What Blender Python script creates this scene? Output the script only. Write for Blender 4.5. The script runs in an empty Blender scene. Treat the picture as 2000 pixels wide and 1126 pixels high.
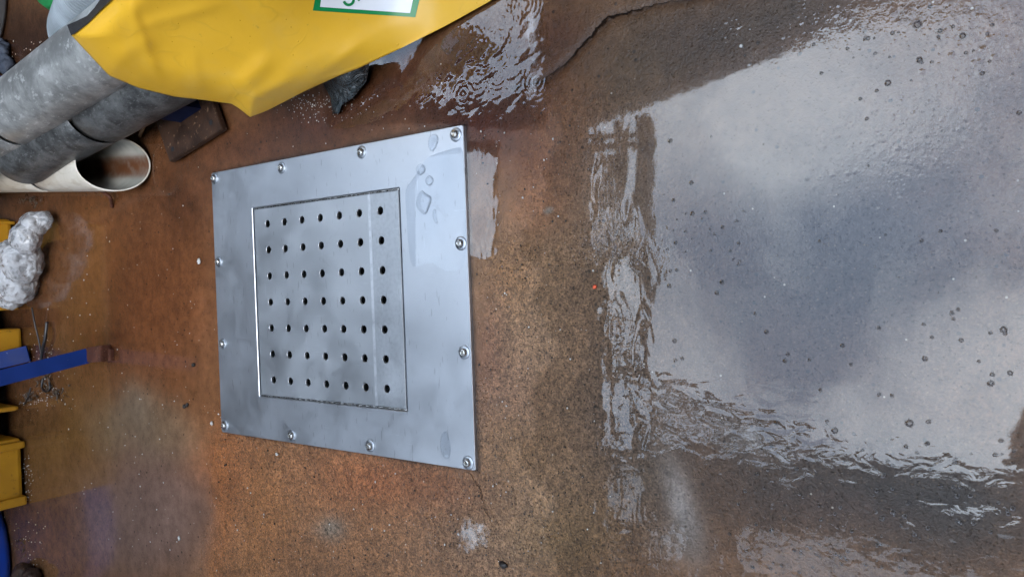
import bpy, bmesh, math, random
import numpy as np
from mathutils import Vector, Matrix
R = math.radians
rng = np.random.default_rng(7)
random.seed(7)
scene = bpy.context.scene
col = scene.collection

# ------------------------------------------------------------------ camera
SC = 1.25
FPX, W, H = 1444.0, 2000.0, 1126.0
rx, ry, rz = 0.6150, 0.0367, -0.0430
CAM = Vector((0.0295, -1.1754, 1.0089)) * SC
M = Matrix.Rotation(rz, 3, 'Z') @ Matrix.Rotation(rx, 3, 'X') @ Matrix.Rotation(ry, 3, 'Y')
U, V, B = M.col[0].copy(), M.col[1].copy(), M.col[2].copy()   # right / up / back of the phone held upright
cam_data = bpy.data.cameras.new('camera')
cam_data.sensor_fit = 'HORIZONTAL'
cam_data.sensor_width = 36.0
cam_data.lens = FPX / W * 36.0
cam_data.clip_start, cam_data.clip_end = 0.02, 500.0
cam = bpy.data.objects.new('camera', cam_data)
col.objects.link(cam)
rot = Matrix((-V, U, B)).transposed()                          # the phone lies on its side: the picture is turned a quarter
cam.matrix_world = Matrix.Translation(CAM) @ rot.to_4x4()
scene.camera = cam

# ------------------------------------------------------------------ sky, sun, exposure
SUN_EL, SUN_AZ = R(50), R(200)         # azimuth measured clockwise from +Y
world = bpy.data.worlds.new('World')
scene.world = world
world.use_nodes = True
wt = world.node_tree
wt.nodes.clear()
wo = wt.nodes.new('ShaderNodeOutputWorld')
wb = wt.nodes.new('ShaderNodeBackground')
sky = wt.nodes.new('ShaderNodeTexSky')
sky.sky_type = 'NISHITA'
sky.sun_disc = False
sky.sun_elevation = SUN_EL
sky.sun_rotation = SUN_AZ
sky.air_density, sky.dust_density, sky.ozone_density = 1.0, 2.0, 1.0
wb.inputs['Strength'].default_value = 0.15
tc = wt.nodes.new('ShaderNodeTexCoord')
cn = wt.nodes.new('ShaderNodeTexNoise')
cn.inputs['Scale'].default_value = 5.5
cn.inputs['Detail'].default_value = 5.0
cn.inputs['Roughness'].default_value = 0.55
cn.inputs['Distortion'].default_value = 0.6
cmap = wt.nodes.new('ShaderNodeMapping')
cmap.inputs['Location'].default_value = (3.1, 1.7, 0.4)
wt.links.new(tc.outputs['Generated'], cmap.inputs['Vector'])
wt.links.new(cmap.outputs['Vector'], cn.inputs['Vector'])
cr = wt.nodes.new('ShaderNodeValToRGB')
cr.color_ramp.elements[0].position, cr.color_ramp.elements[0].color = 0.36, (0.0, 0.0, 0.0, 1)
cr.color_ramp.elements[1].position, cr.color_ramp.elements[1].color = 0.66, (1, 1, 1, 1)
wt.links.new(cn.outputs['Fac'], cr.inputs['Fac'])
cmix = wt.nodes.new('ShaderNodeMix')
cmix.data_type = 'RGBA'

ca = wt.nodes.new('ShaderNodeMix')                             # thin cloud over the blue
ca.data_type = 'RGBA'
ca.inputs['Factor'].default_value = 0.62
ca.inputs[7].default_value = (4.2, 5.5, 7.4, 1)
wt.links.new(sky.outputs['Color'], ca.inputs[6])
wt.links.new(ca.outputs[2], cmix.inputs[6])
cmix.inputs[7].default_value = (8.7, 9.8, 11.2, 1)
wt.links.new(cmix.outputs[2], wb.inputs['Color'])
wt.links.new(wb.outputs['Background'], wo.inputs['Surface'])

sun_data = bpy.data.lights.new('sun', 'SUN')
sun_data.energy = 0.5
sun_data.angle = R(20)
sun_data.color = (1.0, 0.96, 0.9)
sun = bpy.data.objects.new('sun', sun_data)
col.objects.link(sun)
sdir = Vector((math.sin(SUN_AZ) * math.cos(SUN_EL), math.cos(SUN_AZ) * math.cos(SUN_EL), math.sin(SUN_EL)))
sun.rotation_euler = sdir.to_track_quat('Z', 'Y').to_euler()
sun.location = sdir * 20

vs = scene.view_settings
vs.view_transform, vs.look, vs.gamma = 'Standard', 'None', 1.0
vs.use_curve_mapping = False
vs.exposure = 2.0
scene.render.engine = 'CYCLES'
scene.cycles.use_denoising = True
scene.cycles.max_bounces = 8
scene.cycles.transparent_max_bounces = 12
scene.cycles.caustics_reflective = False
scene.cycles.caustics_refractive = False

# thick and thin places in the cloud: direction, how much, half angle in degrees
fac = cr.outputs['Color']
for cdir, amt, half in (((0.241, 0.19, 0.952), 0.75, 6), ((-0.181, 0.032, 0.983), 0.6, 6), ((0.213, 0.366, 0.906), 0.3, 4), ((-0.214, 0.307, 0.927), 0.35, 5), ((-0.111, 0.436, 0.893), 0.3, 4), ((0.044, 0.162, 0.986), -0.25, 7), ((0.145, 0.039, 0.989), -0.35, 8), ((-0.02, 0.315, 0.949), -0.2, 5), ((-0.124, 0.244, 0.962), -0.25, 6)):
    vm = wt.nodes.new('ShaderNodeVectorMath')
    vm.operation = 'DOT_PRODUCT'
    nz = wt.nodes.new('ShaderNodeVectorMath')
    nz.operation = 'NORMALIZE'
    wt.links.new(tc.outputs['Generated'], nz.inputs[0])
    wt.links.new(nz.outputs[0], vm.inputs[0])
    vm.inputs[1].default_value = Vector(cdir).normalized()
    mr = wt.nodes.new('ShaderNodeMapRange')
    mr.interpolation_type = 'SMOOTHSTEP'
    mr.inputs['From Min'].default_value = math.cos(R(half * 1.9))
    mr.inputs['From Max'].default_value = 1.0
    mr.inputs['To Min'].default_value = 0.0
    mr.inputs['To Max'].default_value = amt
    wt.links.new(vm.outputs['Value'], mr.inputs['Value'])
    ad = wt.nodes.new('ShaderNodeMath')
    ad.operation = 'ADD'
    ad.use_clamp = False
    wt.links.new(fac, ad.inputs[0])
    wt.links.new(mr.outputs[0], ad.inputs[1])
    fac = ad.outputs[0]
lim = wt.nodes.new('ShaderNodeClamp')
lim.inputs['Min'].default_value = -0.12
lim.inputs['Max'].default_value = 1.2
wt.links.new(fac, lim.inputs['Value'])
cmix.clamp_factor = False
wt.links.new(lim.outputs[0], cmix.inputs['Factor'])
# ------------------------------------------------------------------ surveying helpers
def ray(px, py):
    """direction of the sight line through one photograph point"""
    return (-B * FPX + V * (W / 2 - px) + U * (H / 2 - py)).normalized()

def P(px, py, z=0.0):
    d = ray(px, py)
    return CAM + d * ((z - CAM.z) / d.z)

def depth(p):
    return (CAM - p).dot(B)

def RF(px, py, z):
    """where the overhead thing mirrored at a floor point hangs, for a height z"""
    d = ray(px, py)
    k = (CAM.z + z) / -d.z
    return Vector((CAM.x + d.x * k, CAM.y + d.y * k, z))

Un, Vn, Bn, Cn = (np.array(v) for v in (U, V, B, CAM))
def to_px(x, y, z=0.0):
    q = np.stack([x - Cn[0], y - Cn[1], np.full_like(x, z) - Cn[2]], -1)
    w = np.maximum(-(q @ Bn), 1e-3)
    return W / 2 - FPX * (q @ Vn) / w, H / 2 - FPX * (q @ Un) / w

# ------------------------------------------------------------------ value noise in numpy (for the dirt map)
def vnoise(x, y, seed):
    g = np.random.default_rng(seed).random((256, 256))
    xi, yi = np.floor(x).astype(int), np.floor(y).astype(int)
    fx, fy = x - xi, y - yi
    fx, fy = fx * fx * (3 - 2 * fx), fy * fy * (3 - 2 * fy)
    a, b = g[xi % 256, yi % 256], g[(xi + 1) % 256, yi % 256]
    c, d = g[xi % 256, (yi + 1) % 256], g[(xi + 1) % 256, (yi + 1) % 256]
    return (a * (1 - fx) + b * fx) * (1 - fy) + (c * (1 - fx) + d * fx) * fy

def fbm(x, y, scale, seed, oct=4):
    s, a, t = 0.0, 1.0, 0.0
    for i in range(oct):
        s = s + a * (vnoise(x * scale * 2 ** i + 17.3 * i, y * scale * 2 ** i - 9.1 * i, seed + i) - 0.5)
        t += a
        a *= 0.5
    return s / t * 2

def lin(c):
    return tuple((v / 255 / 12.92) if v / 255 <= 0.04045 else ((v / 255 + 0.055) / 1.055) ** 2.4 for v in c)

def blob(px, py, cx, cy, ax, ay):
    return np.exp(-(((px - cx) / ax) ** 2 + ((py - cy) / ay) ** 2))

def smooth(a, b, x):
    t = np.clip((x - a) / (b - a), 0, 1)
    return t * t * (3 - 2 * t)

# ------------------------------------------------------------------ node helper
class NT:
    def __init__(self, name):
        self.m = bpy.data.materials.new(name)
        self.m.use_nodes = True
        self.t = self.m.node_tree
        self.t.nodes.clear()
        self.out = self.t.nodes.new('ShaderNodeOutputMaterial')
        self._obj = None
    def n(self, kind, **kw):
        nd = self.t.nodes.new('ShaderNode' + kind)
        for k, v in kw.items():
            setattr(nd, k, v)
        return nd
    def put(self, sock, v):
        if hasattr(v, 'is_output'):
            self.t.links.new(v, sock)
        elif isinstance(v, (tuple, list)) and len(v) == 3 and sock.type == 'RGBA':
            sock.default_value = (*v, 1)
        else:
            sock.default_value = v
    def obj(self):
        if self._obj is None:
            self._obj = self.n('TexCoord').outputs['Object']
        return self._obj
    def mapping(self, scale=(1, 1, 1), rot=(0, 0, 0), loc=(0, 0, 0), vec=None):
        m = self.n('Mapping')
        self.put(m.inputs['Vector'], vec or self.obj())
        m.inputs['Scale'].default_value, m.inputs['Rotation'].default_value, m.inputs['Location'].default_value = scale, rot, loc
        return m.outputs[0]
    def noise(self, scale, detail=4, rough=0.5, dist=0.0, vec=None):
        n = self.n('TexNoise')
        self.put(n.inputs['Vector'], vec or self.obj())
        n.inputs['Scale'].default_value, n.inputs['Detail'].default_value = scale, detail
        n.inputs['Roughness'].default_value, n.inputs['Distortion'].default_value = rough, dist
        return n.outputs['Fac']
    def voro(self, scale, out='Distance', rand=1.0, vec=None):
        n = self.n('TexVoronoi')
        self.put(n.inputs['Vector'], vec or self.obj())
        n.inputs['Scale'].default_value, n.inputs['Randomness'].default_value = scale, rand
        return n.outputs[out]
    def attr(self, name, out='Fac'):
        return self.n('Attribute', attribute_name=name).outputs[out]
    def ramp(self, f, a, b, ca=0.0, cb=1.0):
        r = self.n('MapRange')
        r.interpolation_type = 'SMOOTHSTEP'
        self.put(r.inputs['Value'], f)
        for k, v in (('From Min', a), ('From Max', b), ('To Min', ca), ('To Max', cb)):
            self.put(r.inputs[k], v)
        return r.outputs[0]
    def math(self, op, a, b=0.0, clamp=False):
        m = self.n('Math', operation=op, use_clamp=clamp)
        self.put(m.inputs[0], a)
        self.put(m.inputs[1], b)
        return m.outputs[0]
    def mix(self, f, a, b, mode='MIX'):
        m = self.n('Mix', data_type='RGBA', blend_type=mode)
        self.put(m.inputs[0], f)
        self.put(m.inputs[6], a)
        self.put(m.inputs[7], b)
        return m.outputs[2]
    def bump(self, h, dist, strength=1.0, normal=None):
        b = self.n('Bump')
        self.put(b.inputs['Height'], h)
        self.put(b.inputs['Distance'], dist)
        self.put(b.inputs['Strength'], strength)
        if normal:
            self.put(b.inputs['Normal'], normal)
        return b.outputs[0]
    def bsdf(self, **kw):
        b = self.n('BsdfPrincipled')
        names = dict(color='Base Color', rough='Roughness', metal='Metallic', normal='Normal', spec='Specular IOR Level',
                     coat='Coat Weight', coat_rough='Coat Roughness', trans='Transmission Weight', ior='IOR', alpha='Alpha',
                     sub='Subsurface Weight', coat_normal='Coat Normal')
        for k, v in kw.items():
            self.put(b.inputs[names[k]], v)
        self.t.links.new(b.outputs[0], self.out.inputs['Surface'])
        return b

# ------------------------------------------------------------------ mesh helpers
def link(name, me, mat=None, parent=None, smooth_=False):
    o = bpy.data.objects.new(name, me)
    col.objects.link(o)
    if mat:
        me.materials.append(mat)
    if parent:
        o.parent = parent
    if smooth_:
        me.polygons.foreach_set('use_smooth', [True] * len(me.polygons))
    return o

def bm_obj(name, bm, mat=None, parent=None, smooth_=False):
    me = bpy.data.meshes.new(name)
    bmesh.ops.recalc_face_normals(bm, faces=bm.faces)
    bm.to_mesh(me)
    bm.free()
    return link(name, me, mat, parent, smooth_)

def tag(o, label, cat, group=None, kind=None):
    o['label'] = label
    o['category'] = cat
    if group:
        o['group'] = group
    if kind:
        o['kind'] = kind
    return o

def empty(name, loc, label, cat, group=None):
    o = bpy.data.objects.new(name, None)
    o.location = loc
    o.empty_display_size = 0.1
    col.objects.link(o)
    bpy.context.view_layer.update()
    return tag(o, label, cat, group)

def hang(child, parent):
    """keep the child where it is while it becomes a part"""
    child.parent = parent
    child.matrix_parent_inverse = Matrix.Translation(parent.location).inverted()
    return child

def box(bm, lo, hi, bev=0.0, mtx=None):
    ps = [Vector((x, y, z)) for x in (lo[0], hi[0]) for y in (lo[1], hi[1]) for z in (lo[2], hi[2])]
    if mtx:
        ps = [mtx @ p for p in ps]
    v = [bm.verts.new(p) for p in ps]
    fs = [bm.faces.new([v[i] for i in q]) for q in ((0, 1, 3, 2), (4, 6, 7, 5), (0, 4, 5, 1), (2, 3, 7, 6), (0, 2, 6, 4), (1, 5, 7, 3))]
    if bev:
        es = {e for f in fs for e in f.edges}
        bmesh.ops.bevel(bm, geom=list(es), offset=bev, segments=2, profile=0.6, affect='EDGES')

def slab(bm, pts, z0, z1):
    lo = [bm.verts.new((p[0], p[1], z0)) for p in pts]
    hi = [bm.verts.new((p[0], p[1], z1)) for p in pts]
    bm.faces.new(lo)
    bm.faces.new(hi)
    n = len(pts)
    for i in range(n):
        bm.faces.new((lo[i], lo[(i + 1) % n], hi[(i + 1) % n], hi[i]))

def frame_of(d):
    d = d.normalized()
    a = d.cross(Vector((0, 0, 1)))
    if a.length < 1e-3:
        a = Vector((1, 0, 0))
    a.normalize()
    return a, a.cross(d).normalized()

def tube(bm, pts, rads, seg=12, caps=True):
    rings = []
    for i, p in enumerate(pts):
        d = (pts[min(i + 1, len(pts) - 1)] - pts[max(i - 1, 0)])
        a, b = frame_of(d)
        r = rads[i] if hasattr(rads, '__len__') else rads
        rings.append([bm.verts.new(p + a * (r * math.cos(t)) + b * (r * math.sin(t))) for t in (2 * math.pi * k / seg for k in range(seg))])
    for r0, r1 in zip(rings, rings[1:]):
        for k in range(seg):
            bm.faces.new((r0[k], r0[(k + 1) % seg], r1[(k + 1) % seg], r1[k]))
    if caps:
        bm.faces.new(rings[0])
        bm.faces.new(rings[-1])
    return rings

def lathe(bm, prof, seg=24, mtx=Matrix.Identity(4)):
    rings = []
    for r, z in prof:
        if r < 1e-6:
            rings.append([bm.verts.new(mtx @ Vector((0, 0, z)))])
        else:
            rings.append([bm.verts.new(mtx @ Vector((r * math.cos(2 * math.pi * k / seg), r * math.sin(2 * math.pi * k / seg), z))) for k in range(seg)])
    for a, b in zip(rings, rings[1:]):
        for k in range(seg):
            q = [a[k % len(a)], a[(k + 1) % len(a)], b[(k + 1) % len(b)], b[k % len(b)]]
            q = list(dict.fromkeys(q))
            if len(q) > 2:
                bm.faces.new(q)

def grid_mesh(name, x0, x1, y0, y1, step, z_fn, drop=None, attrs=None):
    nx, ny = int(round((x1 - x0) / step)) + 1, int(round((y1 - y0) / step)) + 1
    X, Y = np.meshgrid(np.linspace(x0, x1, nx), np.linspace(y0, y1, ny))
    x, y = X.ravel(), Y.ravel()
    z = z_fn(x, y)
    i = (np.arange(ny - 1)[:, None] * nx + np.arange(nx - 1)[None, :]).ravel()
    q = np.stack([i, i + 1, i + nx + 1, i + nx], 1)
    if drop is not None:
        keep = ~drop(x[q].mean(1), y[q].mean(1))
        q = q[keep]
        used = np.unique(q)
        remap = np.full(len(x), -1)
        remap[used] = np.arange(len(used))
        q, x, y, z = remap[q], x[used], y[used], z[used]
    me = bpy.data.meshes.new(name)
    me.vertices.add(len(x))
    me.vertices.foreach_set('co', np.stack([x, y, z], 1).astype(np.float32).ravel())
    me.loops.add(q.size)
    me.loops.foreach_set('vertex_index', q.astype(np.int32).ravel())
    me.polygons.add(len(q))
    me.polygons.foreach_set('loop_start', np.arange(0, q.size, 4, dtype=np.int32))
    me.polygons.foreach_set('use_smooth', np.ones(len(q), bool))
    me.update(calc_edges=True)
    if attrs:
        for k, fn in attrs.items():
            v = fn(x, y)
            if v.ndim == 2:
                a = me.color_attributes.new(k, 'FLOAT_COLOR', 'POINT')
                a.data.foreach_set('color', np.concatenate([v, np.ones((len(v), 1))], 1).astype(np.float32).ravel())
            else:
                a = me.attributes.new(k, 'FLOAT', 'POINT')
                a.data.foreach_set('value', v.astype(np.float32))
    return me

# ================================================================== SETTING
# ------------------------------------------------------------------ concrete floor
PW, PH = 0.375, 0.468                     # half width and half depth of the steel cover
RW, RH, RCX, RCY = 0.2596, 0.2784, -0.0006, 0.0046
GX0, GX1, GY0, GY1 = -1.9, 1.9, -1.75, 2.45

# rust, mud and algae on the concrete, and a painted reflection: centre, radii, turn (degrees), colour as seen, opacity, hardness
STAINS = [
    (250, 560, 330, 420, 0, (122, 79, 48), .9, 1), (640, 990, 330, 190, 0, (150, 106, 66), .9, 1),
    (300, 620, 100, 180, 0, (138, 84, 46), .6, 1), (350, 480, 60, 170, 0, (128, 80, 44), .5, 1),
    (180, 540, 60, 190, 0, (140, 88, 40), .5, 1), (110, 520, 70, 100, 0, (120, 84, 52), .4, 1),
    (130, 850, 140, 100, 0, (112, 82, 42), .7, 1),
    (285, 840, 120, 75, 15, (136, 118, 92), .75, 2), (265, 800, 40, 60, 0, (128, 116, 98), .5, 1),
    (290, 1010, 150, 140, 0, (134, 112, 100), .8, 2), (430, 900, 70, 90, 0, (160, 96, 52), .5, 1),  # first entry paints the grey-purple reflection into the floor
    (500, 1000, 70, 160, 0, (176, 116, 58), .45, 1), (430, 1000, 26, 170, 0, (170, 104, 40), .5, 1),
    (650, 1020, 34, 26, 0, (132, 126, 108), .8, 1), (720, 940, 120, 60, 12, (160, 92, 48), .55, 1),
    (880, 960, 110, 60, 10, (138, 84, 50), .6, 1), (940, 1060, 130, 90, 0, (122, 100, 78), .65, 1),
    (1050, 620, 150, 420, 0, (156, 124, 88), .9, 1), (1000, 540, 60, 80, 0, (140, 98, 52), .5, 1),
    (960, 700, 40, 130, 0, (128, 88, 64), .7, 1), (1010, 780, 70, 110, 0, (126, 95, 72), .6, 1),
    (1020, 870, 80, 60, 0, (142, 108, 66), .5, 1), (1080, 940, 130, 100, 0, (140, 112, 80), .7, 1),
    (1100, 1050, 120, 90, 0, (136, 110, 70), .6, 1),
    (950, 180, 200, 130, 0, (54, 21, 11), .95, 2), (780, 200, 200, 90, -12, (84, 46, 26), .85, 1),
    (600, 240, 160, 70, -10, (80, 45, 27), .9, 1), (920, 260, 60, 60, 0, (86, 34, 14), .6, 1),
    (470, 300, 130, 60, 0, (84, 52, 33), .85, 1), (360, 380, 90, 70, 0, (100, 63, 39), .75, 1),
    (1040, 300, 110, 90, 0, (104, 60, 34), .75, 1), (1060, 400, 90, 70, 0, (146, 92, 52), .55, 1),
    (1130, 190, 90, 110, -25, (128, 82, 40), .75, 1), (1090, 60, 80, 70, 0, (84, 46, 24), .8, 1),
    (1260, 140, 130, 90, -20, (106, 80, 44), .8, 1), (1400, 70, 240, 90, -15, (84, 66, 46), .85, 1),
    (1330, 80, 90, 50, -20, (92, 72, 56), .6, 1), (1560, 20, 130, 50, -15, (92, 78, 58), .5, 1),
    (1230, 480, 110, 430, 0, (122, 99, 72), .85, 1), (1220, 820, 110, 170, 0, (112, 94, 75), .7, 1),
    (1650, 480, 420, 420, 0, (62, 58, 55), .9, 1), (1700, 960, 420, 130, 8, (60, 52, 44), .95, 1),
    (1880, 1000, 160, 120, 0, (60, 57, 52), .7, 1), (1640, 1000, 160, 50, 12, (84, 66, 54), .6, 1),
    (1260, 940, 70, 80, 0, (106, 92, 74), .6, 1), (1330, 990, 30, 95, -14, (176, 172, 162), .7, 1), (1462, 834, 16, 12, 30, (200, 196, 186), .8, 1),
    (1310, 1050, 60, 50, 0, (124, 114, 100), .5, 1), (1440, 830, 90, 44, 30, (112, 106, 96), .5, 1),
    (60, 660, 60, 60, 0, (70, 40, 22), .8, 1), (40, 330, 120, 60, 0, (66, 42, 30), .8, 1),
    (60, 90, 140, 110, 0, (58, 36, 26), .9, 1), (190, 680, 40, 30, 0, (78, 38, 24), .8, 1), (205, 655, 40, 12, 0, (88, 46, 26), .6, 1),
    (1075, 408, 10, 8, 0, (130, 140, 130), .6, 2),
]
CRACK = [(1005, 172), (1030, 165), (1060, 158), (1085, 140), (1110, 118), (1132, 96), (1150, 74), (1168, 54), (1190, 34), (1215, 26), (1250, 20), (1275, 8), (1330, 2), (1420, -16), (1500, -40)]
CRACK2 = [(918, 922), (930, 942), (938, 960), (945, 985), (955, 1010), (968, 1050), (985, 1095), (1000, 1140)]

def seg_dist(px, py, pts):
    d = np.full(px.shape, 1e9)
    for (ax, ay), (bx, by) in zip(pts, pts[1:]):
        vx, vy = bx - ax, by - ay
        t = np.clip(((px - ax) * vx + (py - ay) * vy) / (vx * vx + vy * vy), 0, 1)
        d = np.minimum(d, np.hypot(px - ax - t * vx, py - ay - t * vy))
    return d

def warped(x, y, amp=26.0):
    px, py = to_px(x, y)
    return px + amp * fbm(x, y, 5.0, 40, 5), py + amp * fbm(x, y, 5.0, 60, 5)

def floor_colour(x, y):
    px, py = warped(x, y)
    base = np.array(lin((126, 92, 60)))
    c = np.tile(base, (len(x), 1))
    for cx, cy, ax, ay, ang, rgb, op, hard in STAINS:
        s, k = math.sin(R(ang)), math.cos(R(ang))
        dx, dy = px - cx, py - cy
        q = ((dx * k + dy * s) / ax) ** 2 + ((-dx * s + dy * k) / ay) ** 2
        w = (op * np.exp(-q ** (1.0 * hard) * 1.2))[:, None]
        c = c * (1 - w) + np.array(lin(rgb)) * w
    qx, qy = to_px(x, y)
    qx, qy = qx + 5 * fbm(x, y, 22.0, 90, 4), qy + 5 * fbm(x, y, 22.0, 95, 4)
    d = seg_dist(qx, qy, CRACK)
    w = (0.55 * np.exp(-(d / (5.0 + 5.0 * smooth(1120, 1040, qx))) ** 2))[:, None]
    c = c * (1 - w) + np.array((0.03, 0.018, 0.012)) * w
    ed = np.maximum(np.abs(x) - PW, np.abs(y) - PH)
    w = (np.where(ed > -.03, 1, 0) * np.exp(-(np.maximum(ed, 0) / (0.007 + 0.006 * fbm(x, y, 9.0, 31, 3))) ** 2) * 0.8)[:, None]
    c = c * (1 - w) + np.array((0.018, 0.011, 0.008)) * w  # rim dirt that also paints the dark contact gap round the cover
    n = (1 + 0.28 * fbm(x, y, 3.0, 11, 5) + 0.22 * fbm(x, y, 14.0, 21, 4))[:, None]
    g_ = c.mean(1, keepdims=True)
    c = (g_ + (c - g_) * 0.97) * np.array((1.02, 0.955, 0.98))
    return np.clip(c * n, 0.003, 1) * 0.84

def coarse_mask(x, y):
    """where the cement skin has worn off and the grit shows"""
    px, py = warped(x, y, 40)
    m = smooth(370, 440, px) * smooth(700, 880, py)
    m = np.maximum(m, smooth(925, 990, px) * smooth(350, 520, py))
    m = np.maximum(m, 0.6 * smooth(960, 1050, px) * smooth(120, 240, py))
    m = m * (1 - 0.6 * smooth(1200, 1330, px))
    return np.clip(np.maximum(m, 0.14), 0, 1)

def wet_mask(x, y):
    px, py = warped(x, y, 30)
    m = 1 - smooth(360, 430, px) * smooth(820, 900, py)
    m = np.minimum(m, 1 - 0.85 * smooth(930, 990, px) * smooth(470, 560, py))
    m = np.maximum(m, 0.95 * blob(px, py, 945, 1040, 110, 110))
    return np.clip(m, 0.1, 1)

def floor_height(x, y):
    qx, qy = to_px(x, y)
    qx, qy = qx + 5 * fbm(x, y, 22.0, 90, 4), qy + 5 * fbm(x, y, 22.0, 95, 4)
    z = 0.0015 * fbm(x, y, 1.2, 3, 3) - 0.0015
    z = z - 0.002 * np.exp(-(seg_dist(qx, qy, CRACK) / 8.0) ** 2)
    return z

m = NT('wet_concrete')
stain = m.attr('stain', 'Color')
coarse = m.attr('coarse')
wet = m.attr('wet')
n1 = m.noise(28, 6, 0.65)
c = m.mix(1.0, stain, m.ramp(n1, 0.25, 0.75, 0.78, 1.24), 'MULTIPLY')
n2 = m.noise(260, 3, 0.6)
mid = m.noise(95, 5, 0.75, 0.4)
gr_ = m.math('MULTIPLY', m.ramp(n2, 0.3, 0.7, 0.5, 1.5), m.ramp(mid, 0.3, 0.7, 0.55, 1.45))
c = m.mix(m.math('MULTIPLY', coarse, 0.95), c, m.mix(1.0, c, gr_, 'MULTIPLY'))
grit = m.voro(210, 'Color')
gd = m.voro(210, 'Distance')
sep = m.n('SeparateColor')
m.put(sep.inputs[0], grit)
dark = m.math('MULTIPLY', m.ramp(sep.outputs[0], 0.80, 0.84), m.ramp(gd, 0.42, 0.28))
c = m.mix(m.math('MULTIPLY', m.math('MULTIPLY', dark, coarse), 0.8), c, (0.018, 0.013, 0.010))
lite = m.math('MULTIPLY', m.ramp(sep.outputs[1], 0.84, 0.88), m.ramp(gd, 0.4, 0.25))
c = m.mix(m.math('MULTIPLY', m.math('MULTIPLY', lite, coarse), 0.45), c, (0.42, 0.28, 0.15))
sp2 = m.n('SeparateColor')
m.put(sp2.inputs[0], m.voro(62, 'Color'))
big = m.math('MULTIPLY', m.ramp(sp2.outputs[0], 0.90, 0.93), m.ramp(m.voro(62), 0.26, 0.16))
c = m.mix(m.math('MULTIPLY', big, 0.7), c, (0.02, 0.015, 0.012))
wht = m.math('MULTIPLY', m.ramp(sp2.outputs[1], 0.93, 0.95), m.ramp(m.voro(62), 0.15, 0.07))
c = m.mix(m.math('MULTIPLY', wht, 0.75), c, (0.6, 0.52, 0.42))
rgh = m.ramp(m.math('ADD', wet, m.math('MULTIPLY', m.math('SUBTRACT', n1, 0.5), 0.5)), 0.0, 0.9, 0.33, 0.15)
hgt = m.math('MULTIPLY', m.math('ADD', m.math('ADD', n2, m.math('MULTIPLY', mid, 1.2)), m.math('MULTIPLY', dark, -0.6)), m.math('MULTIPLY_ADD', coarse, 0.9))
m.t.nodes[-1].inputs[2].default_value = 0.12
m.bsdf(color=c, rough=rgh, spec=0.5, normal=m.bump(hgt, 0.0017, 0.9))
CONCRETE = m.m

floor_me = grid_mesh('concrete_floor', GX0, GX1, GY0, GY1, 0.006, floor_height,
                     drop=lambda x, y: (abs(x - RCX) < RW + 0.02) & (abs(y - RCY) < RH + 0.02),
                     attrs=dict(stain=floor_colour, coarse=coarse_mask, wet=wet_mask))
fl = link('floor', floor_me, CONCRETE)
tag(fl, 'wet rust stained concrete floor with grit and cracks', 'floor', kind='structure')

m = NT('yard_concrete')
c = m.mix(m.noise(3, 6), (0.08, 0.05, 0.03), (0.2, 0.13, 0.08))
m.bsdf(color=c, rough=0.6)
bm = bmesh.new()
def ring_plane(bm, inner, outer, z):
    a = [bm.verts.new((x, y, z)) for x, y in ((inner[0], inner[2]), (inner[1], inner[2]), (inner[1], inner[3]), (inner[0], inner[3]))]
    b = [bm.verts.new((x, y, z)) for x, y in ((-outer, -outer), (outer, -outer), (outer, outer), (-outer, outer))]
    for k in range(4):
        bm.faces.new((b[k], b[(k + 1) % 4], a[(k + 1) % 4], a[k]))
ring_plane(bm, (GX0 + .02, GX1 - .02, GY0 + .02, GY1 - .02), 60, -0.006)
g = bm_obj('ground', bm, m.m)
tag(g, 'concrete yard around the wet floor', 'ground', kind='structure')

m = NT('crack_dirt')
m.bsdf(color=m.mix(m.noise(150, 4), (0.006, 0.004, 0.003), (0.035, 0.02, 0.013)), rough=0.95, spec=0.05)
CRACKM = m.m
def crack(pts, wid, label):
    """a ragged open split in the slab"""
    bm = bmesh.new()
    prev = None
    tot = []
    for (ax, ay), (bx, by) in zip(pts, pts[1:]):
        k = max(2, int(math.hypot(bx - ax, by - ay) / 2.5))
        tot += [(ax + (bx - ax) * i / k, ay + (by - ay) * i / k) for i in range(k)]
    ph = random.uniform(0, 50)
    for i in range(1, len(tot) - 1):
        x, y = tot[i]
        dx, dy = tot[i + 1][0] - tot[i - 1][0], tot[i + 1][1] - tot[i - 1][1]
        l = math.hypot(dx, dy)
        nx, ny = -dy / l, dx / l
        wob = 1.6 * math.sin(i * .23 + ph) + 1.1 * math.sin(i * .61 + ph * 2) + random.uniform(-1.1, 1.1)
        w = wid(i / len(tot)) * (0.55 + 0.5 * abs(math.sin(i * .31 + ph))) * random.uniform(.7, 1.3)
        cur = [bm.verts.new(P(x + nx * (wob + w), y + ny * (wob + w), .0012)), bm.verts.new(P(x + nx * (wob - w), y + ny * (wob - w), .0012))]
        if prev:
            bm.faces.new((prev[0], prev[1], cur[1], cur[0]))
        prev = cur
    tag(bm_obj('crack', bm, CRACKM), label, 'crack', kind='structure')
crack(CRACK, lambda t: 0.8 + 2.2 * math.exp(-((t - .38) / .14) ** 2) - .6 * t, 'jagged dark crack across the concrete near the yellow sack')
crack(CRACK2[:6], lambda t: 0.6 - .3 * t, 'fine crack running from the corner of the steel cover')

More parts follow.
